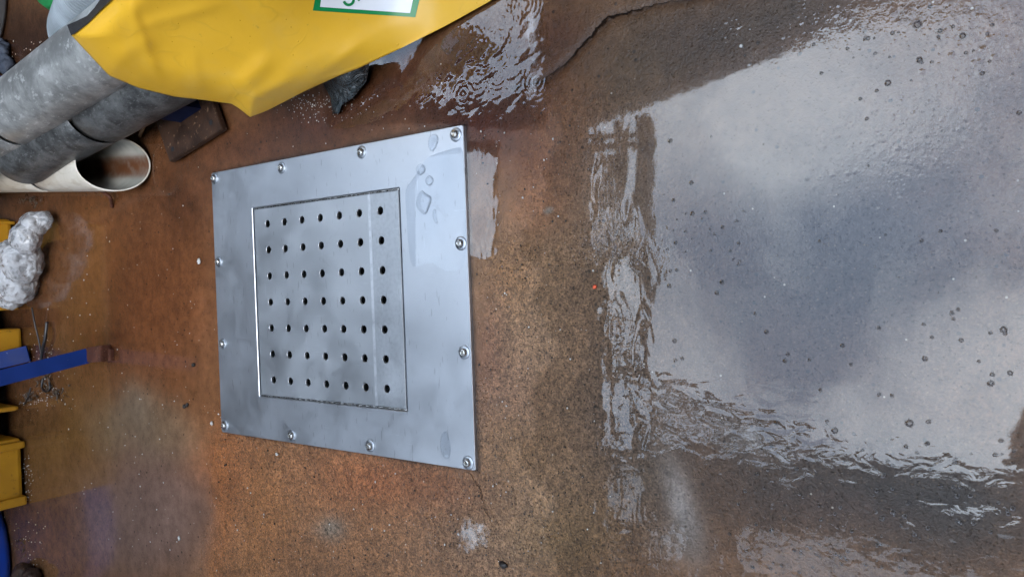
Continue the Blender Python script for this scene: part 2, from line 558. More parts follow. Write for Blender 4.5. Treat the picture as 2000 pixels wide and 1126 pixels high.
# ------------------------------------------------------------------ water films
def water_material(name, ior, wave_scale, fine=1.0, tint=(1, 1, 1), rough=0.03):
    m = NT(name)
    film = m.attr('film')
    wave = m.attr('wave')
    pit = m.attr('pit')
    big = m.noise(wave_scale, 1.0, 0.4, 0.9, m.mapping((0.62, 1.35, 1.0)))
    small = m.noise(170, 2, 0.5)
    grain = m.noise(420, 2, 0.6)
    lens = m.voro(75)
    chop = m.noise(wave_scale * 1.5, 1.6, 0.45, 0.7, m.mapping((1.45, 0.8, 1.0), (0, 0, 0.15), (3.0, 1.0, 0)))
    h = m.math('ADD', m.math('MULTIPLY', big, wave), m.math('MULTIPLY', chop, m.attr('chop')))
    n0 = m.bump(h, 0.0013)
    def pits(scale, keep):
        q = m.n('SeparateColor')
        m.put(q.inputs[0], m.voro(scale, 'Color'))
        return m.math('MULTIPLY', m.ramp(m.voro(scale), 0.0, 0.40, 1.0, 0.0), m.ramp(q.outputs[0], keep, keep + 0.25))
    lumps = m.math('ADD', m.math('MULTIPLY', pits(150, 0.45), 0.5), m.math('ADD', m.math('MULTIPLY', pits(64, 0.6), 1.1), m.math('MULTIPLY', m.noise(70, 3, 0.6), 0.9)))
    n1_ = m.bump(m.math('MULTIPLY', lumps, pit), 0.0007, 1.0, n0)
    n2_ = m.bump(m.math('ADD', m.math('MULTIPLY', grain, 0.7 * fine), m.math('MULTIPLY', small, 0.4 * fine)), 0.0000035, 1.0, n1_)
    g = m.n('BsdfGlossy')
    g.inputs['Color'].default_value = (*tint, 1)
    g.inputs['Roughness'].default_value = rough
    m.put(g.inputs['Normal'], n2_)
    tr = m.n('BsdfTransparent')
    tr.inputs['Color'].default_value = (0.985, 0.98, 0.975, 1)
    fr = m.n('Fresnel')
    fr.inputs['IOR'].default_value = ior
    m.put(fr.inputs['Normal'], n2_)
    mx = m.n('MixShader')
    edge = m.ramp(m.math('ADD', film, m.math('MULTIPLY', m.math('SUBTRACT', m.noise(48, 5, 0.65), 0.5), 0.7)), 0.40, 0.58)
    m.put(mx.inputs[0], m.math('MULTIPLY', fr.outputs[0], edge))
    m.t.links.new(tr.outputs[0], mx.inputs[1])
    m.t.links.new(g.outputs[0], mx.inputs[2])
    m.t.links.new(mx.outputs[0], m.out.inputs['Surface'])
    return m.m

WATER = water_material('rain_water', 1.56, 21)
THIN_WATER = water_material('thin_water', 1.42, 24, rough=0.10)

def px_box(x0, y0, x1, y1, pad=0.02):
    ps = [P(x, y) for x in (x0, x1) for y in (y0, y1)]
    return (min(p.x for p in ps) - pad, max(p.x for p in ps) + pad, min(p.y for p in ps) - pad, max(p.y for p in ps) + pad)

def puddle(name, pxb, film_fn, wave_fn, pit_fn, step, z, label, z_fn=None, mat=None, chop_fn=lambda px, py: 0 * px):
    b = px_box(*pxb)
    def fl_(x, y):
        px, py = warped(x, y, 14)
        return film_fn(px + 9 * fbm(x, y, 34.0, 70, 3), py + 9 * fbm(x, y, 34.0, 75, 3))
    me = grid_mesh(name, *b, step, z_fn or (lambda x, y: np.full_like(x, z)), drop=lambda x, y: fl_(x, y) < 0.08,
                   attrs=dict(film=fl_, wave=lambda x, y: wave_fn(*warped(x, y, 20)), pit=lambda x, y: pit_fn(*warped(x, y, 24)), chop=lambda x, y: chop_fn(*warped(x, y, 20))))
    o = link('puddle', me, mat or WATER)
    return tag(o, label, 'puddle', kind='structure')

def main_wave(px, py):
    band = smooth(1120, 1170, px) * (1 - smooth(1262, 1300, px))
    w = 0.045 + 0.10 * band + 0.42 * band * smooth(520, 640, py)
    w = w + 0.5 * smooth(980, 1020, py) * smooth(1180, 1300, px)
    w = w + 0.6 * blob(px, py, 1225, 470, 60, 80) + 0.15 * blob(px, py, 1330, 560, 60, 60)
    return w

def main_chop(px, py):
    lo = 735 + (px - 1280) * 0.28
    w = 0.95 * np.exp(-((py - lo - 65) / 85) ** 2) * smooth(1240, 1290, px) * (1 - smooth(1520, 1700, px))
    w = w + 0.85 * np.exp(-((py - (880 + (px - 1500) * 0.13)) / 48) ** 2) * smooth(1400, 1500, px)
    w = w + 0.25 * smooth(1140, 1180, px) * (1 - smooth(1262, 1300, px)) * smooth(520, 640, py)
    return w + 0.35 * smooth(960, 1040, py) * smooth(1180, 1300, px)

def main_pit(px, py):
    w = 0.02 + 0.9 * blob(px, py, 1740, 20, 190, 60) + 0.8 * blob(px, py, 1930, 60, 130, 90) + 0.35 * blob(px, py, 1750, 260, 160, 110)
    w = w + 0.25 * blob(px, py, 1850, 250, 120, 150) + 0.35 * blob(px, py, 1560, 560, 80, 50)
    w = w + 0.2 * blob(px, py, 1310, 490, 70, 60) + 0.3 * blob(px, py, 1500, 990, 60, 40) + 0.5 * blob(px, py, 1560, 1050, 150, 40)
    w = w + 0.5 * blob(px, py, 1180, 490, 60, 40) + 0.6 * blob(px, py, 1420, 60, 40, 22)
    return w

puddle('puddle', (960, -60, 2060, 1180),
       lambda px, py: smooth(990, 1120, px + 26 * np.sin(py / 61.0) + 14 * np.sin(py / 23.0)) * (1 - 0.45 * blob(px, py, 1340, 985, 70, 90)),
       main_wave, main_pit, 0.006, 0.0022, 'wide sheet of rain water mirroring the sky on the near floor', chop_fn=main_chop)
puddle('puddle', (-60, -60, 440, 1180),
       lambda px, py: 1 - smooth(300, 470, px + 18 * np.sin(py / 43.0)),
       lambda px, py: 0.012 + 0 * px, lambda px, py: 0 * px + 0.03, 0.01, 0.0024, 'thin clear water film on the far floor by the pipes and crate', mat=THIN_WATER)
puddle('puddle', (900, 250, 985, 520),
       lambda px, py: smooth(895, 906, px) * (1 - smooth(962, 975, px)) * smooth(262, 285, py) * (1 - smooth(496, 508, py)),
       lambda px, py: 0.22 + 0.5 * smooth(945, 965, px) + 0.4 * (1 - smooth(300, 340, py)) + 0.4 * smooth(430, 480, py), lambda px, py: 0 * px, 0.004, 0.0026, 'narrow puddle along the near edge of the steel cover')
puddle('puddle', (850, 970, 1010, 1120),
       lambda px, py: 0.56 * blob(px, py, 925, 1045, 58, 54),
       lambda px, py: 0.3 + 0 * px, lambda px, py: 0.15 + 0 * px, 0.004, 0.0026, 'small broken puddle on gritty concrete beside the steel cover')

rip = []
for cx, cy, n_ in ((985, 50, 9), (930, 60, 8), (960, 140, 8), (880, 120, 5), (720, 160, 3), (1000, 200, 3)):
    for _ in range(n_):
        rip.append((P(cx + random.gauss(0, 30), cy + random.gauss(0, 32)), random.uniform(.006, .012), random.uniform(.012, .030), random.uniform(.00004, .00010), random.uniform(0, 6)))
def rip_z(x, y):
    z = np.full_like(x, 0.0030)
    px, py = to_px(x, y)
    for p, wl, rad, amp, ph in rip:
        d = np.hypot(x - p.x, y - p.y) + 0.002 * fbm(x, y, 60, 13, 2)
        z = z + amp * np.sin(2 * math.pi * d / wl + ph) * np.exp(-((d - rad * .5) / rad) ** 2)
    z = z + 0.00065 * fbm(x + 0.4 * y, y * 0.6, 62, 7, 3) * (0.25 + blob(px, py, 940, 110, 120, 110))
    return z
puddle('puddle', (600, -60, 1080, 270),
       lambda px, py: smooth(610, 650, px) * (1 - smooth(1040, 1075, px)) * (1 - smooth(235, 262, py)),
       lambda px, py: 0.03 + 0 * px, lambda px, py: 0.0 * px, 0.0026, 0.003, 'rippling puddle with rain rings under the yellow sack', z_fn=rip_z)

# ------------------------------------------------------------------ roofs overhead (most seen mirrored in the water, some added to cut light)
m = NT('dark_roof')
n = m.noise(5, 5)
m.bsdf(color=m.mix(n, (0.05, 0.04, 0.035), (0.11, 0.09, 0.075)), rough=0.8)
ROOF = m.m
ZR = 3.5
def roof(name, px_pts, label, cat, z=ZR, t=0.14):
    bm = bmesh.new()
    slab(bm, [RF(x, y, z) for x, y in px_pts], z, z + t)
    o = bm_obj(name, bm, ROOF)
    return tag(o, label, cat, kind='structure')
def bar(bm, a, b, w, z, t):
    p, q = RF(*a, z), RF(*b, z)
    d = (q - p).normalized()
    s = Vector((-d.y, d.x, 0)) * (w / 2)
    slab(bm, [p - s, q - s, q + s, p + s], z, z + t)
def rq(x0, x1, y0, y1):
    return [(x0, y1), (x1, y1), (x1, y0), (x0, y0)]
FAR_R, FAR_L = -1500, 3200
roof('roof', rq(975, 1136, 190, FAR_L), 'dark roof strip over the middle of the yard', 'roof')
roof('roof', rq(640, 790, 190, FAR_L), 'dark roof sheet over the far pipes', 'roof')
roof('roof', rq(215, 640, FAR_R, FAR_L), 'deep dark roof over the far side of the yard', 'roof')
roof('roof', rq(640, 1045, FAR_R, -60), 'dark roof sheet beyond the roof light', 'roof')
roof('roof', [(1045, 278), (1136, 240), (1620, 52), (2300, -215), (3400, -640), (3400, -1500), (1045, -1500)], 'dark eave along the right of the yard', 'roof', ZR + .02, 0.2)
roof('roof', rq(790, 975, 190, 290), 'dark panel added to narrow the roof gap and cut its light', 'roof', ZR + .02)
roof('roof', rq(790, 975, 560, 960), 'dark panel added to narrow the roof gap and cut its light', 'roof', ZR + .02)  # added to hold back light from the roof gap
roof('roof', rq(790, 1136, 1130, FAR_L), 'dark roof panel at the left of the roof gap', 'roof', ZR + .04)
bm = bmesh.new()
bar(bm, (1256, 225), (1262, 2400), 0.10, ZR - .16, 0.12)
bar(bm, (1170, 255), (1172, 460), 0.045, ZR, 0.05)
bar(bm, (1190, 300), (1190, 400), 0.03, ZR, 0.05)
bar(bm, (1208, 235), (1212, 480), 0.07, ZR, 0.05)
bar(bm, (1136, 268), (1262, 262), 0.035, ZR + .1, 0.05)
bar(bm, (1136, 288), (1262, 280), 0.05, ZR + .1, 0.05)
bar(bm, (1158, 480), (1160, 1126), 0.16, ZR, 0.05)
bar(bm, (1204, 560), (1206, 760), 0.03, ZR + .1, 0.05)
bar(bm, (1200, 820), (1200, 960), 0.03, ZR + .1, 0.05)
for y_, w_ in ((500, .14), (620, .03), (700, .05), (735, .10), (905, .18), (1050, .25)):
    bar(bm, (1130, y_), (1262, y_ - 4), w_, ZR + .2, 0.05)
for a_, b_, w_ in (((1268, 728), (1570, 858), .07), ((1268, 785), (1490, 838), .06), ((1272, 838), (1470, 868), .06), ((1390, 770), (1570, 850), .035), ((1460, 850), (1975, 922), .05), ((1560, 858), (1975, 905), .025), ((1272, 760), (1400, 800), .025)):
    bar(bm, a_, b_, w_, ZR + .25, 0.05)
slab(bm, [RF(x, y, ZR) for x, y in ((1966, 930), (1976, 850), (2000, 800), (2075, 790), (2090, 960), (2000, 985))], ZR, ZR + .1)
slab(bm, [RF(x, y, 3.2) for x, y in ((1322, 960), (1440, 1020), (1428, 1330), (1335, 1330))], 3.2, 3.26)
o = bm_obj('roof_lattice', bm, ROOF)
tag(o, 'steel roof bars over the yard', 'roof frame', kind='structure')
bm = bmesh.new()
slab(bm, [RF(*p, 3.0) for p in ((1255, 880), (1400, 890), (1560, 900), (1700, 925), (1990, 962), (2500, 1040), (3600, 1200), (3600, 1400), (2500, 1260), (1990, 1150), (1830, 1112), (1440, 1030), (1255, 1010))], 3.0, 3.12)
o = bm_obj('roof', bm, ROOF)
tag(o, 'long dark gutter beam over the left of the yard', 'roof', kind='structure')
LX, RX, FY, NY = -3.6, 2.9, 7.6, -4.6
bm = bmesh.new()
box(bm, (-9, NY - 3, ZR + .3), (9, -3.2, ZR + .45))  # added roof, out of view, shuts out sky light from behind
o = bm_obj('roof', bm, ROOF)
tag(o, 'unseen dark roof added behind the camera to cut sky light', 'roof', kind='structure')
m = NT('grey_wall')
n = m.noise(2, 6)
m.bsdf(color=m.mix(n, (0.30, 0.28, 0.29), (0.46, 0.43, 0.44)), rough=0.8)
WALL = m.m
m = NT('added_white_wall')
m.bsdf(color=m.mix(m.noise(2, 6), (0.62, 0.63, 0.65), (0.78, 0.79, 0.8)), rough=0.8)
bm = bmesh.new()
box(bm, (-2.6, NY, ZR + .05), (-2.0, 2.2, 7.0))  # added wall, out of view, gives the pale reflection past the beam
tag(bm_obj('wall', bm, m.m), 'unseen tall white wall added above the left of the yard for a pale reflection', 'wall', kind='structure')
for lo, hi, lb in (((LX, FY, 0), (RX, FY + .2, ZR), 'grey wall closing the far side of the yard'),
                   ((LX - .2, NY, 0), (LX, FY + .2, ZR), 'unseen grey wall added along the left of the yard to cut sky light'),  # side and rear walls are added, out of view, to cut sky light
                   ((RX, NY, 0), (RX + .2, FY + .2, ZR), 'unseen grey wall added along the right of the yard to cut sky light'),
                   ((LX, NY - .2, 0), (RX, NY, ZR), 'unseen grey wall added behind the camera to cut sky light')):
    bm = bmesh.new()
    box(bm, lo, hi)
    tag(bm_obj('wall', bm, WALL), lb, 'wall', kind='structure')

# ================================================================== THINGS
# ------------------------------------------------------------------ steel access cover
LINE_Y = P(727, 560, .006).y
def steel(name, base, r0, r1, brush_rot):
    m = NT(name)
    br = m.noise(6, 5, 0.6, 0.2, m.mapping((30, 1.6, 1), (0, 0, brush_rot)))
    blot = m.noise(7, 6, 0.6, 0.3)
    fine = m.noise(60, 4, 0.6)
    c = m.mix(m.ramp(blot, 0.3, 0.75), tuple(v * 0.91 for v in base), base)
    scr = m.math('MULTIPLY', m.ramp(m.noise(26, 2, 0.4, 0.0, m.mapping((1, 6, 1), (0, 0, 0.5))), 0.69, 0.72), 0.5)
    c = m.mix(scr, c, tuple(v * 0.55 for v in base))
    rr = m.math('ADD', m.ramp(blot, 0.3, 0.7, r0, r1), m.math('MULTIPLY', m.math('SUBTRACT', fine, 0.5), 0.16))
    h = m.math('ADD', m.math('MULTIPLY', br, 0.4), m.math('MULTIPLY', fine, 0.3))
    sc2 = m.ramp(m.noise(9, 3, 0.5, 0.0, m.mapping((1, 22, 1), (0, 0, -0.9))), 0.70, 0.73)
    sc3 = m.ramp(m.noise(12, 3, 0.5, 0.0, m.mapping((26, 1, 1), (0, 0, 0.25))), 0.70, 0.73)
    c = m.mix(m.math('MULTIPLY', m.math('MAXIMUM', sc2, sc3), 0.35), c, tuple(min(1, v * 1.3) for v in base))
    grime = m.ramp(m.noise(16, 6, 0.75, 0.6), 0.60, 0.78)
    c = m.mix(m.math('MULTIPLY', grime, 0.4), c, (0.33, 0.33, 0.32))
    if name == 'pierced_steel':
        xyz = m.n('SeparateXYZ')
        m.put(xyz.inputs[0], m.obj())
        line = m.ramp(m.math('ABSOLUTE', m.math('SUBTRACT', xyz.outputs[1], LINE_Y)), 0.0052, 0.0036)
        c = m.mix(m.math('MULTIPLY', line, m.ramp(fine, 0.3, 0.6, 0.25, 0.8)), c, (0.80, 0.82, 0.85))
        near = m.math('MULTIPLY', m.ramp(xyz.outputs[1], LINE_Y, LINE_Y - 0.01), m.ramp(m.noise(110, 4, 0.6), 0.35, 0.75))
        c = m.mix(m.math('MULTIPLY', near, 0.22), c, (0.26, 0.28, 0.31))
    m.bsdf(color=c, metal=1.0, rough=rr, normal=m.bump(h, 0.0004, 0.5))
    return m.m
STEEL = steel('brushed_steel', (0.66, 0.69, 0.73), 0.39, 0.46, 0)
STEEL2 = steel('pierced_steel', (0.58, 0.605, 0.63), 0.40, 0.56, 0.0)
m = NT('bright_bolt')
m.bsdf(color=(0.52, 0.52, 0.50), metal=1.0, rough=m.ramp(m.noise(300), 0.3, 0.7, 0.18, 0.34))
BOLT = m.m
m = NT('dull_washer')
m.bsdf(color=(0.46, 0.49, 0.53), metal=1.0, rough=0.36)
WASHER = m.m
m = NT('hollow_dark')
m.bsdf(color=(0.01, 0.01, 0.012), rough=0.7)  # flat black painted for the dark inside hollows
PIT = m.m

cover = empty('access_cover', (0, 0, 0), 'square steel access cover bolted to the concrete, with a pierced panel in its middle', 'access cover')
ZT = 0.008
bm = bmesh.new()
def loop(pts, z):
    return [bm.verts.new((x, y, z)) for x, y in pts]
def rrect(cx, cy, w, h, r=0.004, n=4):
    out = []
    for sx, sy, a0 in ((1, 1, 0), (-1, 1, 90), (-1, -1, 180), (1, -1, 270)):
        for k in range(n):
            a = R(a0 + 90 * k / (n - 1))
            out.append((cx + sx * (w - r) + r * math.cos(a), cy + sy * (h - r) + r * math.sin(a)))
    return out
seq = [loop(rrect(0, 0, PW, PH), -0.004), loop(rrect(0, 0, PW, PH), ZT - 0.0012), loop(rrect(0, 0, PW - 0.0012, PH - 0.0012), ZT),
       loop(rrect(RCX, RCY, RW + 0.0015, RH + 0.0015), ZT), loop(rrect(RCX, RCY, RW, RH), ZT - 0.0015), loop(rrect(RCX, RCY, RW, RH), -0.012),
       loop(rrect(RCX, RCY, RW - 0.02, RH - 0.02), -0.012), loop(rrect(RCX, RCY, RW - 0.02, RH - 0.02), -0.3)]
for a, b in zip(seq, seq[1:]):
    for k in range(len(a)):
        bm.faces.new((a[k], a[(k + 1) % len(a)], b[(k + 1) % len(b)], b[k]))
o = bm_obj('frame', bm, STEEL, cover)
bm = bmesh.new()
box(bm, (RCX - RW + .02, RCY - RH + .02, -0.32), (RCX + RW - .02, RCY + RH - .02, -0.3))
bm_obj('sump', bm, PIT, cover)

HPX, HPY, HCX, HCY, HR = 0.1689 * SC / 3, 0.1708 * SC / 3, -0.0002 * SC, 0.0056 * SC, 0.0097
bm = bmesh.new()
GAPX, GAPY = 0.0055, 0.0065
ex0, ex1 = RCX - RW + GAPX, RCX + RW - GAPX
ey0, ey1 = RCY - RH + GAPY, RCY + RH - GAPY
ZP = 0.0062
xs = [ex0, ex0 + .001] + [HCX + (k - 3.5) * HPX for k in range(8)] + [ex1 - .001, ex1]
ys = [ey0, ey0 + .001] + [HCY + (k - 3.5) * HPY for k in range(8)] + [ey1 - .001, ey1]
vt = {}
def gv(i, j):
    if (i, j) not in vt:
        e = i in (0, 11) or j in (0, 11)
        vt[i, j] = bm.verts.new((xs[i], ys[j], ZP - (0.0012 if e else 0)))
    return vt[i, j]
NS = 20
for i in range(11):
    for j in range(11):
        q = [gv(i, j), gv(i + 1, j), gv(i + 1, j + 1), gv(i, j + 1)]
        if 2 <= i <= 8 and 2 <= j <= 8:
            cx, cy = (xs[i] + xs[i + 1]) / 2, (ys[j] + ys[j + 1]) / 2
            rings = []
            for rr, zz in ((HR + .0008, ZP), (HR, ZP - .0008), (HR, ZP - 0.006)):
                rings.append([bm.verts.new((cx + rr * math.cos(R(225) + 2 * math.pi * k / NS), cy + rr * math.sin(R(225) + 2 * math.pi * k / NS), zz)) for k in range(NS)])
            for s in range(4):
                k0 = s * NS // 4
                arc = [rings[0][(k0 + k) % NS] for k in range(NS // 4 + 1)]
                mid = len(arc) // 2
                bm.faces.new([q[s]] + [arc[k] for k in range(mid, -1, -1)])
                bm.faces.new([q[s], q[(s + 1) % 4]] + [arc[k] for k in range(len(arc) - 1, mid - 1, -1)])
            for a, b in zip(rings, rings[1:]):
                for k in range(NS):
                    bm.faces.new((a[k], a[(k + 1) % NS], b[(k + 1) % NS], b[k]))
        else:
            bm.faces.new(q)
edge = [bm.verts.new((x, y, -0.011)) for x, y in ((ex0, ey0), (ex1, ey0), (ex1, ey1), (ex0, ey1))]
rim = [[gv(i, 0) for i in range(12)], [gv(11, j) for j in range(12)], [gv(i, 11) for i in range(11, -1, -1)], [gv(0, j) for j in range(11, -1, -1)]]
for s in range(4):
    bm.faces.new(rim[s] + [edge[(s + 1) % 4], edge[s]])
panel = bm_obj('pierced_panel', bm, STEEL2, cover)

for sgn in (-1, 1):
    bm = bmesh.new()
    n_ = 110
    tube(bm, [Vector((RCX + sgn * (RW - .0026) + random.uniform(-.0004, .0004), RCY - RH + .006 + (2 * RH - .012) * k / n_, 0.0028)) for k in range(n_ + 1)],
         [0.0021 + random.uniform(-.0006, .0007) for k in range(n_ + 1)], 8)
    bm_obj('weld_bead', bm, BOLT, cover, True)

# bolts: a button head with a hexagon socket on a washer
def bolt_head():
    bm = bmesh.new()
    prof = [(0.0, .0052), (.0042, .0052), (.0042, .0092), (.0050, .0095), (.0066, .0090), (.0082, .0074), (.0092, .0050), (.0094, .0018)]
    seg = 24
    rings = []
    for k, (r, z) in enumerate(prof):
        if r == 0:
            rings.append([bm.verts.new((0, 0, z))])
            continue
        ring = []
        for s in range(seg):
            a = 2 * math.pi * s / seg
            rr = r
            if k in (1, 2):
                rr = r * math.cos(math.pi / 6) / math.cos((a % (math.pi / 3)) - math.pi / 6)
            ring.append(bm.verts.new((rr * math.cos(a), rr * math.sin(a), z)))
        rings.append(ring)
    for a, b in zip(rings, rings[1:]):
        for s in range(seg):
            q = list(dict.fromkeys([a[s % len(a)], a[(s + 1) % len(a)], b[(s + 1) % len(b)], b[s % len(b)]]))
            bm.faces.new(q)
    me = bpy.data.meshes.new('bolt')
    bmesh.ops.recalc_face_normals(bm, faces=bm.faces)
    bm.to_mesh(me)
    bm.free()
    me.materials.append(BOLT)
    return me
bolt_me = bolt_head()
bm = bmesh.new()
lathe(bm, [(.0065, .0022), (.0140, .0022), (.0152, .0014), (.0156, .0), (.0156, -.001)], 32)
wash_me = bpy.data.meshes.new('washer')
bm.to_mesh(wash_me)
bm.free()
wash_me.materials.append(WASHER)
wash_me.polygons.foreach_set('use_smooth', [True] * len(wash_me.polygons))
for k, (px, py) in enumerate([(417, 348), (548, 327), (704, 297), (888, 262), (425, 511), (433, 671), (437, 830), (568, 850), (721, 871), (912, 903), (898, 475), (905, 688)]):
    p = P(px, py, ZT + .004)
    b = bpy.data.objects.new('bolt', bolt_me)
    col.objects.link(b)
    b.parent = cover
    b.location = (p.x, p.y, ZT)
    b.rotation_euler = (0, 0, random.uniform(0, 1))
    w = bpy.data.objects.new('washer', wash_me)
    col.objects.link(w)
    w.parent = b
    w.location = (0.0006 * (k % 3 - 1), 0.0005 * (k % 2), 0)

# ------------------------------------------------------------------ yellow sack
def sack_plane(px, py):
    """the slack sheet slopes from the pipes down to the puddle"""
    px, py = np.asarray(px, float), np.asarray(py, float)
    z = 0.225 - 0.00062 * (px - 480) - (0.0007 - 0.00052 * smooth(500, 780, px)) * (py - 100)
    return 0.012 + 0.5 * ((z - 0.012) + np.sqrt((z - 0.012) ** 2 + 0.0004))
OUT = [(138, 68), (175, 108), (213, 148), (270, 172), (340, 189), (400, 196), (452, 203), (468, 213), (488, 229), (520, 217),
       (590, 181), (655, 151), (700, 134), (780, 96), (870, 51), (960, 1), (990, -22), (960, -40),
       (860, -48), (720, -56), (560, -90), (420, -150), (320, -140), (216, -2), (176, 34)]
OUT = [(x, y, float(sack_plane(x, y))) for x, y in OUT]
OX, OY, OZ = (np.array(v, float) for v in zip(*OUT))
def densify(n=160):
    L = np.cumsum(np.r_[0, np.hypot(np.diff(np.r_[OX, OX[0]]), np.diff(np.r_[OY, OY[0]]))])
    t = np.linspace(0, L[-1], n, endpoint=False)
    return [np.interp(t, L, np.r_[v, v[0]]) for v in (OX, OY, OZ)]
RIM = densify(260)
def sack_z(px, py):
    """height of the sack's skin above the floor"""
    px, py = np.asarray(px, float), np.asarray(py, float)
    best = np.full(np.shape(px), 1e9)
    for x, y in zip(RIM[0], RIM[1]):
        best = np.minimum(best, np.hypot(px - x, py - y))
    prof = 1 - (1 - np.clip(best / 60, 0, 1)) ** 2.4
    z = sack_plane(px, py) + (0.028 * (1 - smooth(560, 860, px)) + 0.006) * prof
    # folds
    for ax, ay, bx, by, amp, wid in ((252, 10, 308, 150, .005, 11), (215, 125, 300, 70, .003, 20), (446, 198, 520, 120, .007, 22), (470, 208, 560, 160, .005, 14), (395, 190, 372, 110, .003, 14), (600, 165, 700, 90, .0025, 12), (250, 60, 420, 10, .002, 14)):
        vx, vy = bx - ax, by - ay
        t = ((px - ax) * vx + (py - ay) * vy) / (vx * vx + vy * vy)
        d = ((px - ax) * vy - (py - ay) * vx) / math.hypot(vx, vy)
        z = z + amp * np.exp(-(d / wid) ** 2) * smooth(-.25, .25, t) * (1 - smooth(.75, 1.3, t)) * prof
    return z
dx_, dy_, dz_ = densify(260)
CX0, CY0 = 500.0, 40.0
bm = bmesh.new()
rings = []
# underside first, then over the rim to the crown
for k, drop in ((0.55, .011), (0.25, .010), (0.06, .009), (0.015, .006)):
    ux, uy = dx_ + (CX0 - dx_) * k, dy_ + (CY0 - dy_) * k
    rings.append([bm.verts.new(P(x, y, z) - Vector((0, 0, drop))) for x, y, z in zip(ux, uy, sack_plane(ux, uy))])
for t in [0.0, .006, .015, .03, .045] + [.06 + .02 * k for k in range(46)]:
    px, py = dx_ + (CX0 - dx_) * t, dy_ + (CY0 - dy_) * t
    zz = sack_z(px, py) if t > 0 else dz_
    rings.append([bm.verts.new(P(a, b, c)) for a, b, c in zip(px, py, zz)])
n = len(dx_)
for a, b in zip(rings, rings[1:]):
    for k in range(n):
        bm.faces.new((a[k], a[(k + 1) % n], b[(k + 1) % n], b[k]))
v = bm.verts.new(P(CX0, CY0, float(sack_z(np.array([CX0]), np.array([CY0]))[0])))
for k in range(n):
    bm.faces.new((rings[-1][k], rings[-1][(k + 1) % n], v))
bm.faces.new(rings[0])
m = NT('yellow_vinyl')
n1 = m.noise(5, 4, 0.5)
dirt = m.noise(34, 5, 0.65)
c = m.mix(m.ramp(n1, 0.3, 0.7), (0.68, 0.385, 0.024), (0.74, 0.425, 0.030))
c = m.mix(m.math('MULTIPLY', m.ramp(dirt, 0.66, 0.74), 0.45), c, (0.28, 0.17, 0.03))
crn = m.n('TexVoronoi', feature='DISTANCE_TO_EDGE')
m.put(crn.inputs['Vector'], m.mix(0.16, m.obj(), m.n('TexNoise').outputs['Color']))
crn.inputs['Scale'].default_value = 9.0
crease = m.math('MULTIPLY', m.ramp(crn.outputs['Distance'], 0.0, 0.05, 1.0, 0.0), m.ramp(m.noise(7, 2), 0.45, 0.7))
fade = m.ramp(m.noise(3.2, 5, 0.7, 0.5), 0.52, 0.72)
c = m.mix(m.math('MULTIPLY', fade, 0.35), c, (0.64, 0.42, 0.10))
c = m.mix(m.math('MULTIPLY', crease, 0.22), c, (0.40, 0.24, 0.03))
weave = m.noise(700, 1, 0.5)
drops = m.ramp(m.voro(95), 0.20, 0.05)
sp = m.n('SeparateColor')
m.put(sp.inputs[0], m.voro(95, 'Color'))
dr = m.math('MULTIPLY', drops, m.ramp(sp.outputs[0], 0.90, 0.92))
h = m.math('ADD', m.math('ADD', m.math('MULTIPLY', m.noise(16, 4), 1.0), m.math('MULTIPLY', crease, 0.35)), m.math('MULTIPLY', dr, 0.8))
nb = m.bump(h, 0.0022, 0.55)
m.bsdf(color=c, rough=m.math('SUBTRACT', 0.36, m.math('MULTIPLY', dr, 0.28)), spec=0.45, normal=m.bump(weave, 0.0003, 0.25, nb))
VINYL = m.m
sack = bm_obj('sack', bm, VINYL, None, True)
tag(sack, 'big yellow vinyl sack with a green edged white label, hanging over the grey pipes', 'sack')

m = NT('white_label')
m.bsdf(color=m.mix(m.noise(40), (0.74, 0.78, 0.84), (0.80, 0.83, 0.88)), rough=0.35)
LABEL = m.m
m = NT('green_ink')
m.bsdf(color=m.mix(m.noise(30), (0.0, 0.20, 0.055), (0.0, 0.235, 0.065)), rough=0.35)
GREEN = m.m
def on_sack(px, py, lift):
    z = float(sack_z(np.array([px]), np.array([py]))[0])
    p = P(px, py, z)
    return p + (CAM - p).normalized() * lift
def drape(name, quad, mat, parent, lift, nu=24, nv=14, thick=0.0006):
    bm = bmesh.new()
    g = {}
    for i in range(nu + 1):
        for j in range(nv + 1):
            u, v_ = i / nu, j / nv
            a = [quad[0][k] * (1 - u) + quad[1][k] * u for k in (0, 1)]
            b = [quad[3][k] * (1 - u) + quad[2][k] * u for k in (0, 1)]
            g[i, j] = bm.verts.new(on_sack(a[0] * (1 - v_) + b[0] * v_, a[1] * (1 - v_) + b[1] * v_, lift))
    for i in range(nu):
        for j in range(nv):
            bm.faces.new((g[i, j], g[i + 1, j], g[i + 1, j + 1], g[i, j + 1]))
    return bm_obj(name, bm, mat, parent, True)
lab = drape('label_border', [(611, 21), (811, 34), (827, -34), (622, -40)], GREEN, sack, 0.0012)
drape('label_face', [(625, 14), (801, 26), (812, -26), (632, -32)], LABEL, lab, 0.0022)
def stroke(name, pts, wpx, parent):
    bm = bmesh.new()
    prev = None
    for i, (x, y) in enumerate(pts):
        x0, y0 = pts[max(i - 1, 0)]
        x1, y1 = pts[min(i + 1, len(pts) - 1)]
        l = math.hypot(x1 - x0, y1 - y0)
        nx, ny = -(y1 - y0) / l * wpx / 2, (x1 - x0) / l * wpx / 2
        cur = [bm.verts.new(on_sack(x + nx, y + ny, .0032)), bm.verts.new(on_sack(x - nx, y - ny, .0032))]
        if prev:
            bm.faces.new((prev[0], prev[1], cur[1], cur[0]))
        prev = cur
    return bm_obj(name, bm, GREEN, parent, True)
def arc(cx, cy, r, a0, a1, n=14):
    return [(cx + r * math.cos(R(a0 + (a1 - a0) * k / n)), cy + r * math.sin(R(a0 + (a1 - a0) * k / n))) for k in range(n + 1)]
